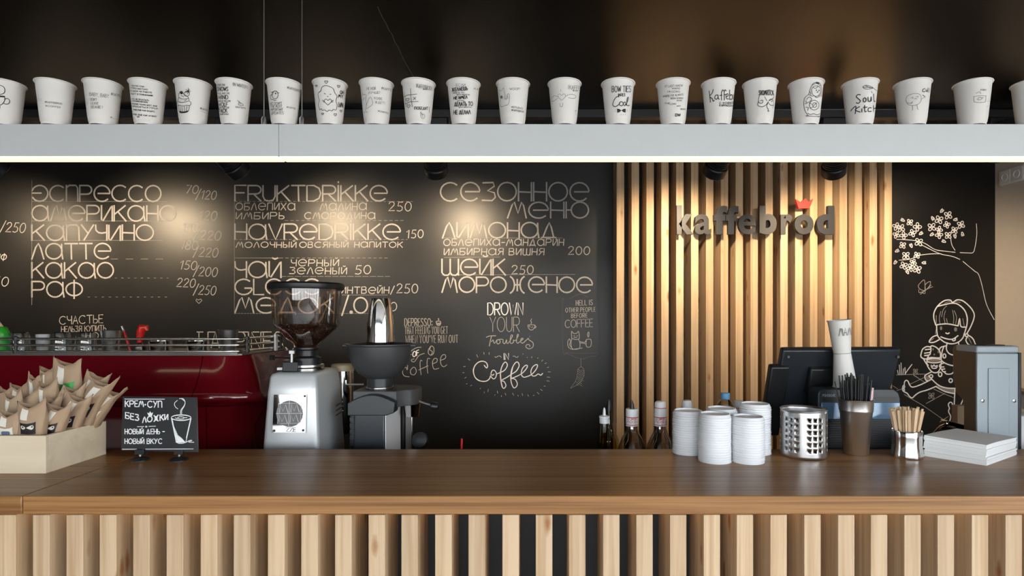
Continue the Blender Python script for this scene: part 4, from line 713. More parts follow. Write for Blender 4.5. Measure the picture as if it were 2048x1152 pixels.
# ================================================================ plywood box with paper bags
BX, BY0, BY1 = -1.303, 1.524, 1.737
t = thing('plywood_box', (BX, BY0, CT), 'open birch plywood box full of paper bags on the counter', 'box')
def bx(*a): return MB().box(*a)
bx(-.55, 0, 0, .011, 0, .1).build('front_board', M['ply'], t, bevel=.0006)
bx(-.012, 0, .0112, BY1 - BY0 - .0112, 0, .1).build('side_board', M['ply'], t, bevel=.0006)
bx(-.55, -.538, .0112, BY1 - BY0 - .0112, 0, .1).build('side_board', M['ply'], t, bevel=.0006)
bx(-.55, 0, BY1 - BY0 - .011, BY1 - BY0, 0, .1).build('back_board', M['ply'], t, bevel=.0006)
bx(-.538, -.012, .0112, BY1 - BY0 - .0112, 0, .008).build('bottom_board', M['ply'], t)
def bag(pxb, pxt, pyt, Y, wpx, label, lab=None, ear=.027, seed=0, yaw=0):
    """kraft bag: base at pixel column pxb, mouth centred on pxt / pyt, depth Y"""
    rnd = random.Random(seed); w = wpx * 1.1 / F * Y; d = min(.036, w * .7)
    xb, xt = (pxb - CX) / F * Y, (pxt - CX) / F * Y; z0 = CT + .0085; h = EYE - (pyt - CY) / F * Y - z0 - ear * .4
    t = thing('paper_bag', (xb, Y, z0), label, 'paper bag', 'kraft paper bags in the plywood box', rz=yaw)
    ph = [rnd.uniform(0, 6) for _ in range(4)]
    def pt(a, s):        # a angle, s 0..1 up
        wx = w / 2 * (.78 + .22 * s); dy = d / 2 * (1 - .25 * s ** 2)
        c, q = math.cos(a), math.sin(a); e = .55
        u = abs(c) ** e; x = wx * math.copysign(u, c)
        k = max(0, (s - .45) / .55) ** 1.3
        y = dy * math.copysign((1 - k) * abs(q) ** e + k * max(0, 1 - u * u), q)
        z = h * s + k * ear * (u ** 1.7 * (1 + .25 * math.sin(ph[0]) * math.copysign(1, c)) - .55) * (1.0 if q < 0 else .7)
        cr = .0012 * math.sin(7 * a + ph[0]) * math.sin(9 * s + ph[1]) + .0010 * math.sin(13 * s + ph[2] + 2 * a)
        return Vector((x + cr + (xt - xb) * s ** 2, y + cr * 1.2, z))
    def rnd0(a): return .5 + .5 * math.sin(2 * a + ph[3])
    n = 28; rings = [[pt(2 * math.pi * k / n, s) for k in range(n)] for s in (0, .12, .25, .4, .55, .66, .76, .85, .92, 1)]
    mb = MB().loft(rings, caps=False); mb.f.append(tuple(reversed(range(n))))
    mb.build('bag_body', M['kraft'], t, solid=.0006, ang=60)
    def patch(name, m, x0, x1, s0, s1, off=.0009, sh=0, sub=None):
        vs = []; nx, ns = 6, 4
        for j in range(ns + 1):
            s = s0 + (s1 - s0) * j / ns
            for i in range(nx + 1):
                u = x0 + (x1 - x0) * i / nx + sh * (s - s0); a = math.pi * 1.5 + math.copysign(abs(u) ** 1.0, u) * .95
                p = pt(a, s); p2 = pt(a + .01, s); nrm = (p2 - p).cross(Vector((0, 0, 1))).normalized()
                vs.append(p + nrm * off)
        mb = MB().add(vs, [(j * (nx + 1) + i, j * (nx + 1) + i + 1, (j + 1) * (nx + 1) + i + 1, (j + 1) * (nx + 1) + i) for j in range(ns) for i in range(nx)])
        return mb.build(name, M[m], sub or t, smooth=True)
    if lab != 'none': patch('tape', 'tape', -.28, .0, .78, .97)
    if lab == 'eyes':
        l = patch('label', 'lblack', -.42, .42, .53, .72)
        for e_ in (-.16, .12):
            mb = MB(); vs = []
            for k in range(14):
                a = 2 * math.pi * k / 14; u = e_ + .13 * math.cos(a); s = .645 + .036 * math.sin(a) * (1 + .3 * e_)
                aa = math.pi * 1.5 + u * .95; p = pt(aa, s); nrm = (pt(aa + .01, s) - p).cross(Vector((0, 0, 1))).normalized(); vs.append(p + nrm * .0013)
            mb.add(vs, [tuple(range(14))]); eo = mb.build('printed_eye', M['tape'], l, smooth=False, fix=False)
            vs = []
            for k in range(10):
                a = 2 * math.pi * k / 10; u = e_ + .03 + .05 * math.cos(a); s = .655 + .014 * math.sin(a)
                aa = math.pi * 1.5 + u * .95; p = pt(aa, s); nrm = (pt(aa + .01, s) - p).cross(Vector((0, 0, 1))).normalized(); vs.append(p + nrm * .0016)
            MB().add(vs, [tuple(range(10))]).build('printed_pupil', M['lblack'], l, smooth=False, fix=False)
    if lab == 'white':
        l = patch('label', 'tape', -.45, .42, .54, .74)
        vs = []
        for k in range(16):
            a = 2 * math.pi * k / 16; u = -.02 + .19 * math.cos(a); s = .64 + .05 * math.sin(a)
            aa = math.pi * 1.5 + u * .95; p = pt(aa, s); nrm = (pt(aa + .01, s) - p).cross(Vector((0, 0, 1))).normalized(); vs.append(p + nrm * .0014)
        MB().add(vs, [tuple(range(16))]).build('printed_emblem', M['bluei'], l, smooth=False, fix=False)
    if lab == 'green': patch('label', 'lgreen', -.05, .62, .68, .79)
    if lab == 'plain': patch('label', 'tape', -.2, .5, .60, .70)
    return t
G = 0
BAGS = [(4, 8, 768, 1.700, 32, 'kraft bag at the left edge of the box, back row', None), (40, 40, 762, 1.705, 34, 'kraft bag with a folded-over mouth, back row left', None), (72, 70, 744, 1.690, 24, 'narrow kraft bag with one sharp raised ear', None), (96, 96, 758, 1.652, 34, 'kraft bag in front of the white-labelled tall one', None),
  (102, 98, 727, 1.708, 34, 'tall kraft bag with white label, left of the green-labelled one', 'plain'), (132, 136, 714, 1.695, 52, 'tallest kraft bag, with a green label', 'green'), (158, 200, 742, 1.712, 44, 'tall kraft bag leaning right behind the eye-labelled ones', None),
  (28, 27, 780, 1.610, 32, 'small kraft bag between the front and back rows at left', None), (62, 60, 776, 1.640, 38, 'kraft bag behind the upright eye-labelled one', None), (94, 108, 788, 1.618, 30, 'short kraft bag in the middle of the box', None), (108, 116, 770, 1.665, 30, 'kraft bag with a pointed mouth in mid box', None), (126, 150, 767, 1.668, 42, 'wide open kraft bag in the middle row, right', None),
  (23, 22, 814, 1.558, 46, 'front kraft bag with a white square label', 'white'), (66, 65, 797, 1.558, 52, 'front upright kraft bag with black eyes label', 'eyes'), (96, 122, 802, 1.590, 48, 'front kraft bag leaning right with slanted black eyes label', 'eyes'), (128, 162, 785, 1.638, 48, 'kraft bag with large black eyes label, second from right', 'eyes'),
  (148, 213, 755, 1.680, 50, 'long kraft bag leaning far right with half-hidden eyes label', 'eyes'), (164, 234, 774, 1.702, 38, 'outermost kraft bag leaning over the right box side', 'plain')]
for i, b in enumerate(BAGS): bag(*b, seed=i)

# ================================================================ little chalkboard sign on two feet
t = thing('table_sign', at(320, 918, 1.677), 'small black chalkboard sign with white lettering on two round feet', 'sign', rz=0)
base = t.location.copy(); base.z = CT; t.location = base
BYS = 1.672
pA, pB, pC, pD = at(242, 901, BYS), at(396, 905, BYS - .012), at(393.5, 794.5, BYS + .012), at(245, 792.5, BYS + .022)
nrm = (pB - pA).cross(pD - pA).normalized()
bk = [p - nrm * .004 for p in (pA, pB, pC, pD)]
MB().hexa([p - base for p in (pA, pB, bk[1], bk[0], pD, pC, bk[2], bk[3])]).build('board', M['black'], t, bevel=.001)
SG = Plane(pA, (pB - pA).cross(pD - pA)); TS = tr(230, 780, 7.2)
sg = []
def sw(txt, x0, x1, b, h, sl_=0, cp=True): return [TS(s) for s in words(txt, x0, x1, b, h, slope=sl_, caps=cp, gap=.2)]
def onsign(name, strokes, w, fills=()):
    mb = MB()
    for s in strokes: strip(mb, SG, s, w)
    for f in fills: fill(mb, SG, f)
    mb.v = [tuple(Vector(v) - base) for v in mb.v]; mb.build(name, M['pen'], t, smooth=False, fix=False)
onsign('lettering', sw('КРЕМ', 150, 412, 240, 85) + sw('СУП', 472, 678, 250, 90) + sw('.', 432, 446, 215, 60), 2.0)
onsign('lettering', sw('БЕЗ', 155, 345, 405, 85, .2) + sw('ЛОЖКИ', 400, 765, 470, 80, -.12), 2.3)
onsign('lettering', sw('НОВЫЙ ДЕНЬ -', 145, 715, 632, 70), 1.7)
onsign('lettering', sw('НОВЫЙ ВКУС', 145, 680, 772, 70), 1.7)
for q_ in ([(140, 130), (716, 132)], [(108, 853), (1130, 848)], [(322, 528), (418, 526)], [(490, 524), (588, 521)], E(453, 528, 12, 8)): onsign('ruled_line', [TS(q_)], 1.2)
onsign('crown', [], 1, [TS([(485, 372), (465, 325), (490, 340), (507, 305), (525, 338), (550, 322), (535, 372)])])
onsign('cup_drawing', [TS(E(955, 398, 142, 42)), TS(E(955, 398, 142, 36)), TS([(815, 410), (885, 750)]), TS([(825, 410), (893, 750)]), TS([(1100, 410), (1022, 755)]), TS([(1092, 410), (1030, 690)]), TS([(880, 750), (920, 768), (980, 768), (1024, 752)]), TS([(885, 745), (930, 755), (1000, 750)]), TS(smooth([(945, 345), (950, 290), (990, 235), (1012, 180), (985, 128), (930, 125)])), TS(smooth([(962, 345), (965, 290), (1000, 230), (1010, 170), (960, 125)])), TS(smooth([(900, 150), (860, 190), (870, 240), (908, 272)])), TS(smooth([(1030, 750), (1080, 725), (1110, 728), (1060, 748), (1138, 752)])), TS(E(950, 400, 45, 16)), TS([(870, 400), (900, 412)]), TS([(1000, 400), (1040, 398)])], 1.3,
   [TS([(840, 500), (862, 560), (872, 640), (960, 690), (1015, 750), (900, 755)])])
for px in (280.5, 358.5):
    f = at(px, 919, 1.665) - base; f.z = 0
    MB().lathe([(.024, 0), (.024, .002), (.019, .006), (.007, .009), (.005, .011)], f, 24).build('foot', M['black'], t)
    MB().lathe([(.0045, .011), (.0045, .017)], f, 12).build('ball_joint', M['dsteel'], t)
    MB().box(f.x - .013, f.x + .013, f.y - .006, f.y + .014, .0165, .0315).build('clip', M['black'], t, bevel=.001)

# ================================================================ espresso machine
MX, MY, MZ = -1.06, 2.05, .9552
t = thing('espresso_machine', (MX, MY, MZ), 'large glossy red espresso machine with chrome cup rail', 'espresso machine')
prof = [(2.088, 1.372), (2.080, 1.345), (2.062, 1.300), (2.040, 1.262), (2.026, 1.243), (2.020, 1.228), (2.024, 1.214), (2.040, 1.203), (2.085, 1.196), (2.108, 1.182), (2.112, 1.10), (2.112, .957)]
def sec(x, inset, flare):
    out = []
    for (y, z) in prof:
        k = max(0, min(1, (1.372 - z) / .15)) if z > 1.2 else max(0, 1 - (1.2 - z) / .06)
        out.append(Vector((x + flare * k - MX, y + inset - MY, z - MZ)))
    back = [(2.47, .957), (2.47, 1.372)]
    return out + [Vector((x + flare * .6 * (1 if z > 1 else 0) - MX, y - MY, z - MZ)) for y, z in back]
XSM = -1.215
MB().loft([sec(-2.7, 0, 0), sec(XSM - .0015, 0, 0)]).build('back_panel', M['red'], t, ang=50)
rr = .10; secs = [sec(XSM + .0015, 0, 0), sec(-1.19, 0, 0)]
for i in range(0, 10):
    a = R(90) * i / 9; secs.append(sec(-1.185 + .105 * math.sin(a), rr * (1 - math.cos(a)), .075 * math.sin(a)))
MB().loft(secs).build('end_panel', M['red'], t, ang=50)
MB().box(-2.7 - MX, -1.23 - MX, 2.125 - MY, 2.46 - MY, .01, 1.368 - MZ).box(-1.235 - MX, -1.195 - MX, 2.125 - MY, 2.45 - MY, .01, 1.366 - MZ).build('inner_frame', M['blackm'], t)
MB().box(-2.68 - MX, -1.075 - MX, 2.092 - MY, 2.455 - MY, 1.3725 - MZ, 1.379 - MZ).build('cup_tray', M['dsteel'], t, bevel=.001)
MB().box(-2.68 - MX, -1.09 - MX, 2.089 - MY, 2.0915 - MY, 1.3725 - MZ, 1.384 - MZ).build('tray_trim', M['dsteel'], t)
for z in (1.433, 1.410, 1.387):
    c0 = 2.094; p = [(-2.7, c0, z), (-1.13, c0, z)] + [(-1.13 + .045 * math.sin(R(a)), c0 + .045 - .045 * math.cos(R(a)), z) for a in range(15, 91, 15)] + [(-1.072, 2.42, z)]
    MB().tube([Vector(q) - Vector((MX, MY, MZ)) for q in p], .0045, 12).build('rail', M['rail'], t)
for (x, y) in ((-1.082, 2.142), (-1.90, 2.094), (-1.072, 2.40)):
    mb = MB().lathe([(.0055, 1.379), (.0055, 1.440), (.003, 1.444)], n=14)
    for z in (1.387, 1.410, 1.433): mb.lathe([(.0085, z - .006), (.0095, z), (.0085, z + .006)], n=14)
    mb.v = [(a + x - MX, b + y - MY, c - MZ) for a, b, c in mb.v]; mb.build('rail_post', M['blackm'], t)
MB().box(-1.070 - MX, -1.062 - MX, 2.335 - MY, 2.352 - MY, 1.375 - MZ, 1.441 - MZ).build('white_clip', M['white'], t, bevel=.001)
# things on the cup tray
TZ = 1.3795
def ontray(name, px, Y, label, cat, parts, group=None):
    x = (px - CX) / F * Y; t = thing(name, (x, Y, TZ), label, cat, group)
    for (nm, prof_, m) in parts: MB().lathe(prof_, n=32).build(nm, M[m], t)
    return t
tumb = [('glass_wall', [(.036, 0), (.0365, .002), (.032, .060), (.030, .072), (.026, .075), (.024, .071), (.0295, .060), (.034, .004)], 'glass')]
for px, lb in ((38, 'upturned glass on the machine beside the green jug'), (121, 'upturned glass on the machine, middle of three'), (172, 'upturned glass on the machine next to the steel pot')):
    ontray('glass_tumbler', px, 2.19, lb, 'glass', tumb, 'upturned glasses on the machine')
ontray('steel_cup', 222, 2.20, 'flared steel pot on the machine next to the red brush', 'steel cup', [('pot_body', [(.024, 0), (.026, .004), (.034, .078), (.0365, .083), (.035, .083), (.032, .078), (.024, .006)], 'steel')])
ontray('steel_cup', 457, 2.20, 'flared steel pot near the right rail corner of the machine', 'steel cup', [('pot_body', [(.024, 0), (.026, .004), (.034, .080), (.0370, .085), (.0355, .085), (.032, .080), (.024, .006)], 'steel')])
low = [('cup_wall', [(.036, 0), (.038, .003), (.040, .040), (.041, .042), (.038, .042), (.036, .005)], 'chrome')]
ontray('steel_cup', 321, 2.20, 'low steel bowl on the machine, left of two behind the rail', 'steel cup', low); ontray('steel_cup', 396, 2.20, 'low steel bowl on the machine, right of two behind the rail', 'steel cup', low)
ct = ontray('white_cup', 86, 2.27, 'small white cup on the machine between two glasses', 'cup', [('cup_wall', [(.018, 0), (.020, .003), (.024, .064), (.022, .064), (.018, .005)], 'white')])
MB().tube([(-.022, 0, .055), (-.05, 0, .052), (-.052, 0, .045)], .004, 8).build('handle', M['steel'], ct)
ct = ontray('green_jug', 2, 2.17, 'bright green plastic jug at the left end of the machine', 'jug', [('jug_body', [(.020, 0), (.024, .004), (.027, .06), (.026, .075), (.018, .093), (.012, .097), (.006, .097)], 'green')])
MB().tube([(.004, 0, .09), (-.03, 0, .135)], [.008, .007], 8).build('wooden_handle', M['stick'], ct)
ct = thing('cleaning_brush', at(259, 676, 2.24) * 1.0, 'red handled brush leaning on the machine rail', 'brush'); ct.location.z = TZ
MB().tube([(.006, 0, 0), (-.022, 0, .076)], [.006, .0042], 10).build('handle', M['redp'], ct); MB().tube([(-.022, 0, .076), (-.030, 0, .097)], [.0045, .0035], 10).build('ferrule', M['steel'], ct)
ct = thing('coffee_tamper', at(280, 690, 2.22), 'tamper with red knob handle on the machine tray', 'tamper'); ct.location.z = TZ
MB().lathe([(.026, 0), (.027, .002), (.027, .018), (.012, .026), (.007, .034)], n=28).build('base', M['dsteel'], ct)
MB().tube([(0, 0, .034), (0, 0, .055), (.003, 0, .075), (.010, 0, .092), (.024, 0, .092), (.027, 0, .080)], [.010, .012, .015, .016, .011, .006], 16).build('handle', M['redp'], ct)

# ================================================================ big silver grinder
GX, GY, GZ = -.837, 2.075, .9552
t = thing('coffee_grinder', (GX, GY, GZ), 'tall silver coffee grinder with clear bean hopper', 'coffee grinder')
def rrect(hw, y0, y1, r, z, n=6):
    out = []
    for (cx, cy, a0) in ((hw - r, y1 - r, 0), (-hw + r, y1 - r, 90), (-hw + r, y0 + r, 180), (hw - r, y0 + r, 270)):
        for i in range(n + 1): a = R(a0 + 90 * i / n); out.append(Vector((cx + r * math.cos(a), cy + r * math.sin(a), z)))
    return out
rings = [rrect(.100, -.135, .14, .018, 0), rrect(.098, -.133, .138, .018, .08), rrect(.086, -.120, .125, .018, .30), rrect(.081, -.114, .12, .018, .352), rrect(.077, -.108, .115, .018, .362), rrect(.064, -.095, .10, .018, .367)]
MB().loft(rings).build('body', M['silver'], t, ang=50)
for i in range(3):
    z = .228 - i * .017
    MB().tube([(.0925, .05, z), (.0915, .13, z + .004)], .0024, 6).build('vent_slot', M['black'], t)
# emblem plate on the front
pl = [at(550, 789, 1.95), at(613, 789, 1.95), at(611.5, 865, 1.944), at(547, 865, 1.944)]
PLP = Plane((0, 1.9515, 1.27), Vector((0, -1, .052)))
def onplate(name, strokes, w, m, fills=(), parent=None, off=.0006):
    mb = MB(); 
    for s in strokes: strip(mb, PLP, s, w, off)
    for f in fills: fill(mb, PLP, f, off)
    mb.v = [tuple(Vector(v) - t.location) for v in mb.v]; return mb.build(name, M[m], parent or t, smooth=False, fix=False)
TP = tr(530, 690, 5.4857)
q = [PLP.hit(*p)[0] - t.location for p in TP([(104, 545), (458, 545), (450, 958), (86, 958)])]; n_ = PLP.n
plate = MB().hexa([q[3], q[2], q[2] - n_ * -.004 , q[3] - n_ * -.004, q[0], q[1], q[1] - n_ * -.004, q[0] - n_ * -.004]).build('maker_plate', M['chrome'], t)
mb_ = [TP(E(276, 752, 148, 146)[:-1])]
onplate('emblem_disc', [], 1, 'embl', mb_, off=.0046)
onplate('emblem_grid', [TP([(155, 640), (405, 636), (395, 856), (143, 860), (155, 640)]), TP([(276, 605), (266, 898)]), TP([(130, 750), (422, 748)])], 1.1, 'silverp', off=.0050)
for (cx, cy) in ((215, 695), (338, 692), (206, 808), (330, 805)):
    onplate('emblem_letter', [TP([(cx - 48, cy + 42), (cx - 42, cy - 42), (cx - 12, cy + 30), (cx + 18, cy - 42), (cx + 44, cy + 42)])], 1.4, 'silverp', off=.0050)
onplate('lettering', [TP(s) for s in words('ZZE', 240, 342, 948, 42, caps=True)], 1.2, 'embl', off=.0049)
for (x, y) in ((126, 565), (442, 560), (107, 938), (424, 934)):
    onplate('screw', [], 1, 'black', [TP(E(x, y, 13, 13)[:-1])], off=.0049)
# neck, hopper, beans
MB().lathe([(.062, .367), (.062, .374), (.058, .378)], (0, .01, 0), 32).build('collar', M['dsteel'], t)
MB().lathe([(.0585, .3785), (.0595, .379), (.0595, .386), (.0585, .3865)], (0, .01, 0), 36).build('adjusting_ring', M['steel'], t)
MB().box(-.052, .002, -.075, -.008, .367, .402).build('lock_block', M['black'], t, bevel=.003)
MB().lathe([(.050, .38), (.050, .41), (.036, .418), (.036, .437), (.044, .442), (.044, .448)], (0, .01, 0), 32).build('neck', M['black'], t)
MB().tube([(-.034, -.05, .413), (-.105, -.02, .413)], .0035, 8).tube([(-.105, -.02, .413), (-.118, -.018, .413)], .009, 10).build('adjusting_lever', M['black'], t)
MB().box(-.026, -.010, -.079, -.069, .430, .441).box(-.021, -.015, -.077, -.071, .40, .430).build('white_screw', M['white'], t, bevel=.001)
MB().box(-.074, -.055, -.065, -.052, .372, .381).build('white_tab', M['white'], t, bevel=.001)
HC = (0, .01, 0)
MB().lathe([(.035, .448), (.040, .455), (.108, .522), (.114, .535), (.121, .662)], HC, 48, cap0=False, cap1=False).build('hopper', M['hop'], t)
lid = MB().lathe([(.120, .656), (.128, .656), (.131, .662), (.131, .674), (.126, .680), (.05, .682), (.0, .682)], HC, 48, cap1=False).build('hopper_lid', M['black'], t)
# beans: a heap with bean shapes on its skin
mb = MB().lathe([(.032, .451), (.036, .458), (.097, .518), (.099, .522), (.07, .530), (.02, .536), (0, .537)], HC, 40, cap1=False)
rb = random.Random(5)
def bean(mb, p, n, r):
    t1 = n.orthogonal().normalized(); t1 = Matrix.Rotation(rb.uniform(0, 6.3), 3, n) @ t1; t2 = n.cross(t1)
    vs = [p + t1 * r, p - t1 * r, p + t2 * r * .65, p - t2 * r * .65, p + n * r * .5]
    mb.add(vs, [(0, 2, 4), (2, 1, 4), (1, 3, 4), (3, 0, 4)])
for i in range(900):
    a = rb.uniform(0, 6.283); s = rb.random()
    if s < .62: u = math.sqrt(rb.uniform(.12, 1)); r0 = .036 + .061 * u; z = .458 + .060 * u; n = Vector((math.cos(a) * .7, math.sin(a) * .7, -.7))
    elif s < .78: r0 = .100; z = rb.uniform(.515, .526); n = Vector((math.cos(a), math.sin(a), 0))
    else: r0 = rb.uniform(0, .097); z = .537 - r0 * .15 + rb.uniform(0, .006); n = Vector((0, 0, 1))
    bean(mb, Vector((r0 * math.cos(a), .01 + r0 * math.sin(a), z)), n, .0058)
tag(mb.build('coffee_beans', M['bean'], t, smooth=False, fix=False), kind='stuff')
# dosing chamber behind
MB().lathe([(.040, .10), (.042, .11), (.042, .345)], (.066, .20, 0), 32).build('doser', M['chrome'], t)
MB().lathe([(.0440, .345), (.0440, .366), (.040, .371)], (.066, .20, 0), 32).build('doser_lid', M['cream'], t)

# ================================================================ dark grinder with bowl
HX, HY = -.585, 2.11
t = thing('coffee_grinder', (HX, HY, .9552), 'dark graphite shop grinder with wide bowl hopper and white side', 'coffee grinder')
def hx(px, Y): return (px - CX) / F * Y - HX
x0, x1 = hx(707, 2.0), hx(770.5, 2.0); y0, y1 = 2.0 - HY, 2.23 - HY
MB().box(x0, x1 - .002, y0, y1, 0, .222).build('body', M['navy'], t, bevel=.006)
MB().box(x1 - .0018, x1 + .001, y0 + .004, y1 - .01, 0, .236).build('side_cover', M['white'], t, bevel=.001)
MB().box(x0 - .020, x0 - .0005, y0 + .02, y1, 0, .222).build('vent_side', M['black'], t, bevel=.005)
for i in range(9):
    MB().box(x0 - .0185, x0 - .004, y0 + .0165, y0 + .0195, .02 + i * .0215, .033 + i * .0215).build('vent_fin', M['navy'], t)
arc = [(x0 - .020, .215), (x1 + .004, .215), (x1 + .032, .225), (x1 + .034, .262)] + [(x1 + .034 - (x1 - x0 + .05) * s, .262 + .026 * math.sin(math.pi * s)) for s in (.15, .3, .45, .6, .75, .9)] + [(x0 - .020, .258)]
MB().prism(arc, y0 - .004, y0 + .05).build('front_hood', M['navy'], t, bevel=.003)
top_ = [Vector((x, y, .262)) for x, y in []]
pts = [(x0 - .012, y0 + .03), (x1 + .03, y0 + .03)] + [(x1 + .045 + .052 * math.cos(R(a)), y0 + .14 + .075 * math.sin(R(a))) for a in range(-80, 91, 17)] + [(x0 - .012, y1)]
MB().loft([[Vector((x, y, .238)) for x, y in pts], [Vector((x, y, .292)) for x, y in pts], [Vector((x * .985, y * .985, .296)) for x, y in pts]]).build('grinding_head', M['bowl'], t, ang=50, bevel=.002)
BC = (hx(760, 2.11), 0, 0)
MB().lathe([(.048, .290), (.048, .300), (.046, .302), (.046, .334), (.050, .338)], BC, 36).build('bowl_neck', M['navy'], t)
MB().lathe([(.0485, .296), (.0505, .298), (.0505, .303), (.0485, .305)], BC, 36).build('neck_ring', M['dsteel'], t)
bowlp = [(.040, .333), (.052, .336), (.078, .354), (.098, .384), (.110, .418), (.114, .452), (.120, .456), (.120, .460), (.111, .460), (.106, .420), (.094, .388), (.074, .360), (.045, .345)]
bo = MB().lathe(bowlp, BC, 48).build('bowl_hopper', M['bowl'], t)
for s_ in (-1, 1): MB().box(BC[0] + s_ * .123 - .012, BC[0] + s_ * .123 + .012, -.02, .02, .448, .4595).build('bowl_grip', M['bowl'], t, bevel=.004)
MB().tube([(BC[0] - .045, -.05, .316), (BC[0] - .096, -.055, .316), (BC[0] - .106, -.055, .318), (BC[0] - .107, -.055, .332)], .0035, 8).build('slide_lever', M['steel'], t)
MB().tube([(x1 + .100, y0 + .09, .252), (x1 + .150, y0 + .07, .240)], .0042, 8).build('dosing_lever', M['steel'], t)
MB().lathe([(.004, -.016), (.013, -.012), (.0155, 0), (.013, .012), (.004, .016)], (x1 + .160, y0 + .066, .237), 20, Matrix.Rotation(R(100), 3, 'Y')).build('lever_knob', M['black'], t)
MB().lathe([(.026, .180), (.034, .236)], (x1 + .055, y0 + .19, 0), 28).build('spout', M['chrome'], t)
MB().box(x1 + .013, x1 + .044, y0 + .235, y0 + .29, 0, .24).build('rear_column', M['dsteel'], t, bevel=.004)
MB().box(x1 + .002, x1 + .0125, y0 + .232, y0 + .28, 0, .236).build('column_cover', M['black'], t, bevel=.002)
MB().lathe([(.006, -.02), (.026, -.016), (.032, 0), (.028, .014), (.01, .018)], (x1 + .080, y0 + .20, .085), 24, Matrix.Rotation(R(75), 3, 'X')).build('bag_clamp', M['black'], t)
# steel shaker standing in the bowl
sx = HX + hx(761, 2.10); o = MB().lathe([(.043, 0), (.0485, .003), (.0505, .02), (.0485, .08), (.0415, .145), (.0355, .176), (.0345, .180), (.030, .180)], n=40).build('steel_shaker', M['chrome'])
o.location = (sx, 2.10, 1.4005); tag(o, 'polished steel shaker cup upturned in the dark grinder bowl', 'shaker')
MB().lathe([(.003, .345), (.100, .440), (.100, .4450), (.003, .4450)], BC, 40).build('bowl_insert', M['bowl'], t)
# ================================================================ sign on the slat wall
SX, SY = (1352 - CX) / F * 2.96, 2.96
t = thing('wall_sign', (SX, SY, EYE), 'dark grey raised lower-case lettering with red crown on the slats', 'sign')
def glyph(ch, x0, x1, base, h_px, name='letter'):
    cu = bpy.data.curves.new('g', 'FONT'); cu.body = ch; cu.size = 1; cu.offset = .020 if ch in 'ea' else .044; cu.resolution_u = 6
    ob = bpy.data.objects.new('g', cu); COL.objects.link(ob); dg = bpy.context.evaluated_depsgraph_get(); me = bpy.data.meshes.new_from_object(ob.evaluated_get(dg))
    bpy.data.objects.remove(ob)
    vs = [v.co.copy() for v in me.vertices]; fs = [tuple(p.vertices) for p in me.polygons]
    mnx, mxx = min(v.x for v in vs), max(v.x for v in vs); mny, mxy = min(v.y for v in vs), max(v.y for v in vs)
    k = SY / F
    X0, X1 = (x0 - CX) * k, (x1 - CX) * k; zb = EYE - (base - CY) * k; zt = zb + h_px * k
    bm = bmesh.new(); bvs = [bm.verts.new((X0 + (v.x - mnx) / (mxx - mnx) * (X1 - X0) - SX, 0, zb + (v.y - mny) / (mxy - mny) * (zt - zb) - EYE)) for v in vs]
    for f in fs:
        try: bm.faces.new([bvs[i] for i in f])
        except ValueError: pass
    bmesh.ops.remove_doubles(bm, verts=bm.verts, dist=1e-5)
    r = bmesh.ops.extrude_face_region(bm, geom=bm.faces[:]); bmesh.ops.translate(bm, vec=(0, .022, 0), verts=[g for g in r['geom'] if isinstance(g, bmesh.types.BMVert)])
    bmesh.ops.recalc_face_normals(bm, faces=bm.faces)
    m2 = bpy.data.meshes.new(name); bm.to_mesh(m2); bm.free(); m2.materials.append(M['sign'])
    o = bpy.data.objects.new(name, m2); COL.objects.link(o); o.parent = t; return o
TK = tr(1220, 310, 3.531)
for ch, a, b, hh in [('k', 472, 590, 205), ('a', 600, 716, 142), ('f', 735, 828, 202), ('f', 820, 908, 202), ('e', 908, 1030, 142), ('b', 1056, 1178, 202), ('r', 1206, 1290, 142), ('o', 1305, 1438, 142), ('d', 1462, 1585, 202)]:
    glyph(ch, 1220 + a / 3.531, 1220 + b / 3.531, 310 + 560 / 3.531, hh / 3.531)
k = SY / F
cr = [((x - CX) * k - SX, -(y - CY) * k) for x, y in TK([(1332, 378), (1310, 312), (1348, 335), (1380, 306), (1398, 332), (1435, 308), (1408, 376)])]
MB().prism(cr, -.002, .018).build('crown', M['redsign'], t, smooth=False)

# ================================================================ cup lids in stacks
def lidmesh():
    p = [(.0445, 0), (.0462, .0006), (.0462, .0034), (.0450, .0042), (.0440, .0062), (.0428, .0092), (.0415, .0125), (.0395, .0132), (.0385, .0125), (.0378, .0085), (.0, .0080)]
    return MB().lathe(p, n=40, cap0=False, cap1=False).build('cup_lid', M['lid'], ang=40)
ORD = 'first second third fourth fifth sixth seventh eighth ninth tenth eleventh twelfth thirteenth fourteenth fifteenth sixteenth seventeenth eighteenth nineteenth twentieth twenty-first'.split()
lid0 = lidmesh(); used = [False]
def stack(px, Y, n, x, desc, gname):
    for i in range(n):
        if used[0]: o = lid0.copy(); COL.objects.link(o)
        else: o = lid0; used[0] = True
        o.location = (x + random.uniform(-.0007, .0007), Y + random.uniform(-.0007, .0007), CT + .0002 + i * .0069); o.rotation_euler.z = random.uniform(0, 6)
        tag(o, ('topmost white cup lid of the ' if i == n - 1 else 'white cup lid, lowest of the ' if i == 0 else 'white cup lid, %s from bottom in the ' % ORD[i]) + desc, 'lid', gname)
stack(0, 1.755, 18, .459, 'leftmost lid stack', 'lids in the leftmost stack'); stack(0, 1.656, 19, .510, 'foremost lid stack, left of the front pair', 'lids in the front left stack')
stack(0, 1.652, 18, .604, 'front lid stack nearest the perforated holder', 'lids in the front right stack'); stack(0, 1.755, 21, .664, 'tallest rear lid stack at right', 'lids in the rear right stack'); stack(0, 1.755, 19, .561, 'hidden middle lid stack at the rear', 'lids in the rear middle stack')

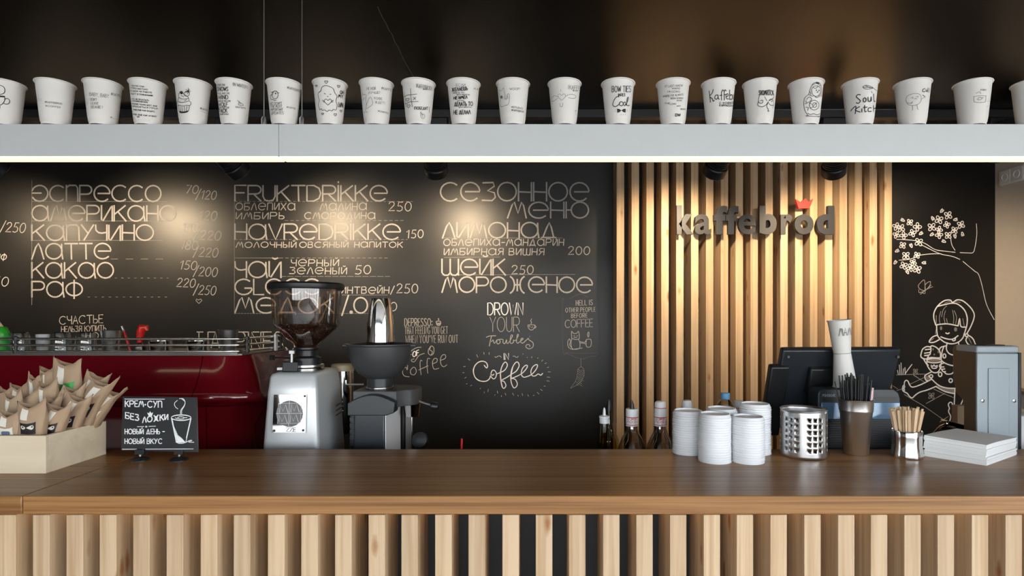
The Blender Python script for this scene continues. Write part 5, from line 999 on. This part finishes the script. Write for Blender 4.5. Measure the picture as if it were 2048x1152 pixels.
# ================================================================ bottles behind the lids
WS = .9552
def bottle(name, px, Y, label, cat, parts, group=None):
    t = thing(name, ((px - CX) / F * Y, Y, WS), label, cat, group)
    for nm, pr, m in parts: MB().lathe(pr, n=32).build(nm, M[m], t)
    return t
def zz(py, Y): return EYE - (py - CY) / F * Y - WS
bottle('squeeze_bottle', 1208.5, 2.02, 'small clear squeeze bottle with yellow oil and white nozzle', 'bottle', [('bottle_body', [(.020, 0), (.020, zz(868, 2.02)), (.0165, zz(850, 2.02)), (.0150, zz(842, 2.02))], 'oil'), ('cap', [(.0165, zz(846, 2.02)), (.0165, zz(836, 2.02)), (.0185, zz(835, 2.02)), (.0185, zz(832, 2.02)), (.006, zz(830, 2.02))], 'white'), ('nozzle', [(.006, zz(831, 2.02)), (.0045, zz(820, 2.02)), (.002, zz(815, 2.02))], 'white')])
def syrup(px, Y, label, top_py, pourer, dy=0):
    s = bottle('syrup_bottle', px, Y, label, 'bottle', [
        ('bottle_glass', [(.048, 0), (.050, .004), (.050, zz(900, Y)), (.046, zz(890, Y)), (.036, zz(876, Y)), (.026, zz(866, Y)), (.0205, zz(856, Y)), (.0195, zz(848, Y)), (.0185, zz(822, Y))], 'amber'),
        ('neck_label', [(.0222, zz(851, Y)), (.0222, zz(819, Y)), (.0205, zz(817, Y))], 'white'),
        ('red_band', [(.0225, zz(834, Y)), (.0225, zz(832.6, Y))], 'redp'), ('red_band', [(.0225, zz(849, Y)), (.0225, zz(847.8, Y))], 'redp')], 'syrup bottles on the work surface')
    cx = s.location.x; cyl = Cone(cx, Y, WS, .0225, .0225, 1); mb = MB()
    for st in words('MONIN', px - 10.5, px + 10.5, 846, 4.5, caps=True) + words('LE SIROP', px - 9, px + 9, 840, 4, caps=True): strip(mb, cyl, st, .7, .0003)
    mb.v = [tuple(Vector(v) - s.location) for v in mb.v]; mb.build('lettering', M['redp'], s, smooth=False, fix=False)
    if pourer: MB().tube([(0, 0, zz(818, Y)), (0, 0, zz(808, Y)), (-.003, 0, zz(top_py, Y))], [.0085, .0065, .003], 12).build('pourer', M['black'], s)
    else:
        MB().lathe([(.0205, zz(818, Y)), (.0195, zz(806, Y)), (.0165, zz(top_py, Y)), (.014, zz(top_py, Y) + .001)], n=28).build('screw_cap', M['white'], s)
        MB().lathe([(.0212, zz(815.5, Y)), (.0212, zz(814.3, Y))], n=28).build('cap_ring', M['redp'], s)
    return s
syrup(1264, 2.05, 'syrup bottle with black pourer and red-banded paper neck', 800, True)
syrup(1320.5, 2.05, 'syrup bottle with white screw cap, left of the lid stacks', 803, False)
syrup(1374, 2.12, 'syrup bottle with white cap peeking over the leftmost lid stack', 801, False)
syrup(1477, 2.12, 'syrup bottle with white cap peeking between the rear lid stacks', 801, False)
bottle('oil_bottle', 1218, 2.20, 'dark bottle with slim black pourer behind the squeeze bottle', 'bottle', [('bottle_body', [(.036, 0), (.037, .004), (.037, zz(880, 2.2)), (.028, zz(868, 2.2)), (.013, zz(845, 2.2)), (.012, zz(822, 2.2))], 'oil'), ('pourer', [(.012, zz(822, 2.2)), (.011, zz(812, 2.2)), (.005, zz(800, 2.2))], 'black')])
bottle('water_bottle', 1450.5, 2.03, 'clear plastic water bottle with blue cap behind the lids', 'bottle', [('bottle_body', [(.034, 0), (.036, .004), (.036, zz(826, 2.03)), (.033, zz(812, 2.03)), (.022, zz(803, 2.03)), (.013, zz(798, 2.03))], 'pet'), ('cap', [(.0155, zz(798, 2.03)), (.0160, zz(797, 2.03)), (.0160, zz(788, 2.03)), (.0145, zz(785.5, 2.03))], 'blue')])
o = MB().tube([(0, 0, 0), (.006, 0, .165)], [.006, .003], 8).build('red_handle', M['redp']); o.location = ((920 - CX) / F * 1.86, 1.86, WS); tag(o, 'thin red tool handle poking up behind the bare counter', 'tool')

# ================================================================ perforated steel holder
PX, PY, PR, PH = (1607 - CX) / F * 1.72, 1.72, .0645, .140
t = thing('perforated_holder', (PX, PY, CT + .0002), 'round perforated steel cutlery holder in front of the till', 'holder')
def perforated(r):
    mb = MB(); N = 24; da = 2 * math.pi / N
    zlev = [0, .008, .017] + [.017 + .0177 * (i + 1) for i in range(6)] + [PH - .008, PH]
    P = lambda a, z: Vector((r * math.cos(a), r * math.sin(a), z))
    for i in range(len(zlev) - 1):
        for k in range(N):
            a0, a1, z0, z1 = k * da, (k + 1) * da, zlev[i], zlev[i + 1]; ca, cz = (a0 + a1) / 2, (z0 + z1) / 2
            if 2 <= i < 8 and k % 4 < 3:
                rh = .0042; ra = rh / r
                sq = [(a0, z0), (ca, z0), (a1, z0), (a1, cz), (a1, z1), (ca, z1), (a0, z1), (a0, cz)]
                oc = [[(ca + ra * math.cos(R(b)), cz + rh * math.sin(R(b))) for b in (b0, b0 + 22.5)] for b0 in (225, 270, 315, 0, 45, 90, 135, 180)]
                oc = [p for q in oc for p in q]
                mb.add([P(*p) for p in sq] + [P(*p) for p in oc], [(j, (j + 1) % 8, 8 + (2 * j + 2) % 16, 8 + 2 * j + 1, 8 + 2 * j) for j in range(8)])
            elif 2 <= i < 8:
                mb.add([P(a0, z0), P(ca, z0), P(a1, z0), P(a1, cz), P(a1, z1), P(ca, z1), P(a0, z1), P(a0, cz), P(ca, cz)], [(0, 1, 8, 7), (1, 2, 3, 8), (8, 3, 4, 5), (7, 8, 5, 6)])
            else: mb.add([P(a0, z0), P(ca, z0), P(a1, z0), P(a1, z1), P(ca, z1), P(a0, z1)], [(0, 1, 4, 5), (1, 2, 3, 4)])
    bm = bmesh.new(); me = bpy.data.meshes.new('holder_wall'); me.from_pydata(mb.v, [], mb.f); bm.from_mesh(me); bmesh.ops.remove_doubles(bm, verts=bm.verts, dist=2e-5)
    bmesh.ops.recalc_face_normals(bm, faces=bm.faces); bm.to_mesh(me); bm.free(); me.shade_smooth(); me.materials.append(M['steel'])
    o = bpy.data.objects.new('holder_wall', me); COL.objects.link(o); o.parent = t; b = o.modifiers.new('thickness', 'SOLIDIFY'); b.thickness = .0012
    return o
perforated(PR).rotation_euler.z = R(12)
MB().lathe([(PR - .002, 0), (PR - .001, .002), (PR - .004, .0035)], n=48).build('holder_base', M['steel'], t)
MB().lathe([(PR + .0012 * math.cos(R(a)), PH + .0012 * math.sin(R(a))) for a in range(0, 361, 45)], n=48, cap0=False, cap1=False).build('holder_rim', M['steel'], t)

# ================================================================ steel tumbler with straws
M['tsteel'] = mat('tumbler_steel', (.82, .81, .80), .32, 1.0)
TX, TYY = (1712 - CX) / F * 1.742, 1.742; TH = .165
t = thing('steel_tumbler', (TX, TYY, CT + .0002), 'tall polished steel tumbler holding black straws', 'tumbler')
MB().lathe([(.0325, 0), (.0345, .002), (.0445, .128), (.0462, .130), (.0465, .134), (.0475, TH - .003), (.0495, TH), (.0485, TH + .0012), (.0462, TH - .002), (.0440, .132), (.0330, .005), (.0, .004)], n=48, cap1=False).build('tumbler_body', M['tsteel'], t, ang=50)
rs = random.Random(11); kk = 0
def straw(x, y, dx, dy, z, m, label, cat, group, r=.0023):
    o = MB().tube([(0, 0, 0), (dx, dy, z)], r, 8).build('drinking_straw', M[m]); o.location = (TX + x, TYY + y, CT + .012); tag(o, label, cat, group)
for i in range(60):
    a = i * 2.39996; rr_ = .0255 * math.sqrt((i + .5) / 60)
    x, y = rr_ * math.cos(a), rr_ * math.sin(a); sp = .85 + rs.uniform(-.12, .12)
    h = rs.uniform(.202, .230) + (.006 if i % 9 == 0 else 0) - (.014 if x > .008 else 0)
    straw(x, y, x * sp + rs.uniform(-.002, .002), y * sp, h, 'black', 'thin black drinking straw standing in the steel tumbler', 'straw', 'black straws in the steel tumbler')
straw(.021, -.016, .010, -.010, .184, 'pink', 'shorter pink straw in the steel tumbler, inner of two', 'straw', 'pink straws in the steel tumbler', .0036)
straw(.029, -.011, .011, -.006, .190, 'pink', 'taller pink straw at the right rim of the steel tumbler', 'straw', 'pink straws in the steel tumbler', .0036)
o = MB().tube([(0, 0, 0), (-.046, 0, .205)], .0019, 8).build('drinking_straw', M['black']); o.location = (TX - .012, TYY + .012, CT + .012); tag(o, 'black straw sticking out far to the left of the tumbler', 'straw', 'black straws in the steel tumbler')

# ================================================================ stirrer pot
KX, KY = (1814 - CX) / F * 1.70, 1.70
t = thing('stirrer_pot', (KX, KY, CT + .0002), 'short polished steel pot of wooden stirrers beside the napkins', 'pot')
MB().lathe([(.0415, 0), (.0435, .003), (.0420, .010), (.0385, .035), (.0385, .060), (.0405, .0785), (.0395, .080), (.0372, .060), (.0372, .036), (.040, .006), (.0, .005)], n=48, cap1=False).build('pot_body', M['chrome'], t, ang=50)
stm = MB().box(-.0036, .0036, -.0008, .0008, 0, .138).build('wooden_stirrer', M['stick'], bevel=.0004); first = True
for i in range(52):
    a = i * 2.39996 + .3; r_ = .029 * math.sqrt((i + .5) / 52); x, y = r_ * math.cos(a), r_ * math.sin(a)
    if first: o = stm; first = False
    else: o = stm.copy(); COL.objects.link(o)
    o.location = (KX + x * .72, KY + y * .72, CT + .008 + rs.uniform(0, .006))
    ln = Vector((x * .95 + rs.uniform(-.004, .004), y * .7 + rs.uniform(-.003, .003), .138)).normalized()
    o.rotation_euler = (Matrix.Rotation(rs.uniform(-.9, .9), 3, ln) @ rot_to(ln)).to_euler()
    o.scale.z = rs.uniform(.92, 1.0); tag(o, 'flat wooden stirrer standing in the steel pot', 'stirrer', 'wooden stirrers in the steel pot')

# ================================================================ napkins
fc = Vector((1.249, 1.60, CT)); e1 = Vector((-.098, .113, 0)); e2 = Vector((.188, .125, 0))
t = thing('napkin_stack', fc, 'thick stack of white paper napkins lying on the counter at right', 'napkins')
for i in range(13):
    z0 = .0003 + i * .0046; sag = lambda u, v: .004 * math.sin(3 * u + 1) * (i / 13) - .006 * (i / 13) * (1 - v)
    j1, j2 = rs.uniform(-.0015, .0015), rs.uniform(-.002, .002); n1, n2 = 5, 6; vs = []
    for lay in (0, .0043):
        for a in range(n1 + 1):
            for b in range(n2 + 1):
                u, v = a / n1, b / n2; p = e1 * u + e2 * v + Vector((j1, j2, 0)); p.z = z0 + lay + sag(v, u) * .8 * (1 if i else 0); vs.append(p)
    W_ = n2 + 1; H_ = (n1 + 1) * W_; fs = []
    for a in range(n1):
        for b in range(n2):
            q = a * W_ + b; fs += [(q, q + 1, q + W_ + 1, q + W_), (H_ + q, H_ + q + W_, H_ + q + W_ + 1, H_ + q + 1)]
    rim_ = [b for b in range(n2 + 1)] + [a * W_ + n2 for a in range(1, n1 + 1)] + [n1 * W_ + b for b in range(n2 - 1, -1, -1)] + [a * W_ for a in range(n1 - 1, 0, -1)]
    fs += [(rim_[k], rim_[(k + 1) % len(rim_)], H_ + rim_[(k + 1) % len(rim_)], H_ + rim_[k]) for k in range(len(rim_))]
    MB().add(vs, fs).build('napkin_fold', M['paper'], t, ang=50)

# ================================================================ grey dispenser
DX0, DX1, DY, DZ = (1952 - CX) / F * 1.86, (2035 - CX) / F * 1.86, 1.86, WS
zt = EYE - (693 - CY) / F * DY - DZ
t = thing('drink_dispenser', (DX0, DY, DZ), 'grey enamelled dispenser with bronze side at far right', 'dispenser')
w = DX1 - DX0
side = [(0, 0), (.055, 0), (.055, .26), (.062, .285), (.090, .300), (.098, .33), (.105, .36), (.105, zt - .012), (.098, zt), (0, zt)]
vs = [Vector((x, y, z)) for x in (0, .012) for y, z in side]; n = len(side)
MB().loft([[Vector((0, y, z)) for y, z in side], [Vector((w * .5, y, z)) for y, z in side]]).build('side_shell', M['brownside'], t, bevel=.004)
MB().box(.001, w, -.004, .05, 0, zt - .022).build('back_cover', M['grey'], t, bevel=.003)
MB().box(-.001, w + .002, -.005, .09, zt - .021, zt + .002).build('top_cap', M['grey'], t, bevel=.005)
MB().box(w * .24, w * .74, .006, .05, zt + .0025, zt + .005).build('top_window', M['black'], t, bevel=.001)
MB().box(w * .26, w * .76, -.0075, -.0042, .02, zt - .07).build('raised_panel', M['grey'], t, bevel=.003)
for u in (.125, .885): MB().lathe([(.0058, 0), (.0055, .003), (.003, .004)], (w * u, -.0042, EYE - (801 - CY) / F * DY - DZ), 18, Matrix.Rotation(R(90), 3, 'X')).build('screw', M['chrome'], t)
MB().box(w + .0025, w + .012, -.002, .10, 0, zt - .02).build('edge_strip', M['navy'], t, bevel=.002)

# ================================================================ till
t = thing('cash_register', ((1690 - CX) / F * 1.95, 1.95, WS), 'black touch screen till seen from behind with customer display', 'till')
o3 = t.location.copy()
def L3(px, py, Y): return at(px, py, Y) - o3
a, b, c, d = L3(1566, 700, 1.925), L3(1803.5, 699, 1.925), None, None
dn = Vector((0, .115, -.285)); th = Vector((0, .028, .011)); sh = Vector((-.012, 0, 0))
def slab(p, q, dn, th): return [p + dn, q + dn, q + dn + th, p + dn + th, p, q, q + th, p + th]
MB().hexa(slab(a, b, dn, th)).build('screen_back', M['navy'], t, bevel=.007)
MB().hexa(slab(a + Vector((-.036, .008, -.058)), a + Vector((.03, .008, -.058)), Vector((-.004, .085, -.25)), th)).build('card_reader', M['black'], t, bevel=.006)
for px in (1577.5, 1797): MB().lathe([(.0045, 0), (.0045, .003)], L3(px, 714, 1.925) + Vector((0, .0035, 0)), 14, Matrix.Rotation(R(90), 3, 'X')).build('screw_hole', M['black'], t)
MB().hexa(slab(L3(1622, 738, 1.93), L3(1672, 738, 1.93), Vector((0, .03, -.10)), Vector((0, .05, .02)))).build('stand_arm', M['black'], t, bevel=.006)
bx0, bx1, by = (1636 - CX) / F * 1.855 - o3.x, (1801 - CX) / F * 1.855 - o3.x, 1.855 - o3.y
ztp = EYE - (778 - CY) / F * 1.855 - WS
fr = [(bx0, 0), (bx1, 0), (bx1, ztp - .03), (bx1 - .006, ztp - .012), (bx1 - .022, ztp), (bx0 + .012, ztp), (bx0 + .002, ztp - .01), (bx0, ztp - .02)]
MB().prism(fr, by, by + .07).build('base', M['navy'], t, bevel=.003)
zr = lambda py: EYE - (py - CY) / F * 1.855 - WS
MB().box(bx0 + .014, bx1 - .014, by - .002, by - .0003, zr(803), zr(795)).build('paper_slot', M['black'], t)
MB().box(bx0 + .010, bx1 - .004, by - .004, by - .0003, zr(838), zr(805)).build('customer_display', M['screen'], t, bevel=.001)
MB().box(bx0 + .004, bx1 - .004, by - .006, by - .0003, zr(842), zr(838.5)).build('display_frame', M['black'], t)
for i in range(12): MB().box(bx0 + .010, bx1 - .004, by - .004, by - .0003, zr(845.5 + i * 4.6), zr(843 + i * 4.6)).build('grille_bar', M['black'], t)
mb = MB(); PLT = Plane((0, 1.855, 1), (0, -1, 0))
for s in words('Panasonic', 1645, 1671, 793, 4.5, caps=True): strip(mb, PLT, s, .6)
mb.v = [tuple(Vector(v) - o3) for v in mb.v]; mb.build('lettering', M['grey'], t, smooth=False, fix=False)
# two small paper cups stacked base to base on the till
zc = WS + ztp + .0004
def small_cup(loc, flip, label, tilt):
    b = MB().lathe([(.0235, .003), (.0245, 0), (.0262, 0), (.0265, .004), (.0355, .1075), (.0345, .1075), (.0250, .008), (.0, .008)], n=40, cap1=False).build('paper_cup', M['cup'], ang=40)
    MB().lathe([(.0365 + .0016 * math.cos(R(a_)), .1075 + .0016 * math.sin(R(a_))) for a_ in range(0, 361, 45)], n=40, cap0=False, cap1=False).build('rolled_rim', M['cup'], b)
    b.location = loc; b.rotation_euler = (0, tilt + (math.pi if flip else 0), 0); tag(b, label, 'paper cup'); return b
cxs = (1690 - CX) / F * 1.893; tl = R(-5)
c1 = small_cup((cxs - math.sin(R(5)) * .109, 1.893, zc + .0035 + .109 * math.cos(R(5))), True, 'upturned plain paper cup on the till behind the straws', tl)
c2 = small_cup((cxs - math.sin(R(5)) * .1100, 1.893, zc + .0045 + .109 * math.cos(R(5)) + .0003), False, 'small paper cup marked in block letters, balanced on the upturned one', tl)
bx_ = c2.location; mb = MB(); cn = Cone(bx_.x - .0045, 1.893, bx_.z, .0265, .0355, .1075)
for s in words('МАЛЕНЬКИЙ', 1678, 1741, 672, 15, slope=-.10, caps=True): strip(mb, cn, s, 1.1, .0022)
Ri = Matrix.Rotation(-tl, 3, 'Y'); mb.v = [tuple(Ri @ (Vector(v) - bx_)) for v in mb.v]
if mb.v: mb.build('lettering', M['ink'], c2, smooth=False, fix=False)

# ================================================================ small things at the right end
t = thing('steel_tongs', at(1905, 862, 2.03), 'shiny steel serving spoon resting behind the napkins', 'spoon'); t.location.z = WS
zt2 = EYE - (851 - CY) / F * 2.03 - WS
MB().lathe([(.002, -.008), (.034, -.005), (.054, .006), (.052, .008), (.032, 0), (.002, -.002)], (.02, 0, zt2), 32, Matrix.Rotation(R(12), 3, 'Y')).build('spoon_bowl', M['chrome'], t)
MB().tube([(-.02, 0, zt2 + .004), (-.05, -.01, zt2 - .004), (-.075, -.01, zt2 - .03)], .006, 10).build('spoon_handle', M['chrome'], t)
MB().lathe([(.040, 0), (.042, .002), (.046, zt2 - .012), (.044, zt2 - .012), (.040, .004)], (.0, 0, 0), 28).build('rest_pot', M['dsteel'], t)
o = MB().box(0, .05, 0, .03, 0, .235).build('paper_packet', M['kraft'], bevel=.002); o.location = ((1915 - CX) / F * 2.09, 2.09, WS); tag(o, 'brown paper packet in the shade of the grey dispenser', 'packet')
# sockets on the right wall
t = thing('power_socket', (XR, 3.035, 2.2555), 'double white power socket on the right wall under the ceiling', 'socket')
MB().box(-.008, -.0003, -.08, .08, -.04, .04).build('frame', M['cup'], t, bevel=.002)
for y in (-.038, .038):
    MB().box(-.0105, -.0082, y - .034, y + .034, -.034, .034).build('socket_face', M['cup'], t, bevel=.001)
    MB().lathe([(.021, 0), (.021, .003), (.017, .003), (.017, .0005)], (-.0106, y, 0), 28, Matrix.Rotation(R(-90), 3, 'Y')).build('socket_well', M['cup'], t)
o = MB().box(-.10, -.0005, 2.75, 3.13, -.008, .008).build('wall_shelf', M['brownside'], bevel=.001); o.location = (XR, 0, EYE - (786 - CY) / F * 2.85); tag(o, 'thin dark shelf strip on the right wall behind the dispenser', 'shelf')
o = MB().box(0, .12, 0, .09, 0, .205).build('white_box', M['white'], bevel=.004); o.location = ((2039 - CX) / F * 2.05, 2.05, WS); tag(o, 'white box at the right edge behind the grey dispenser', 'box')
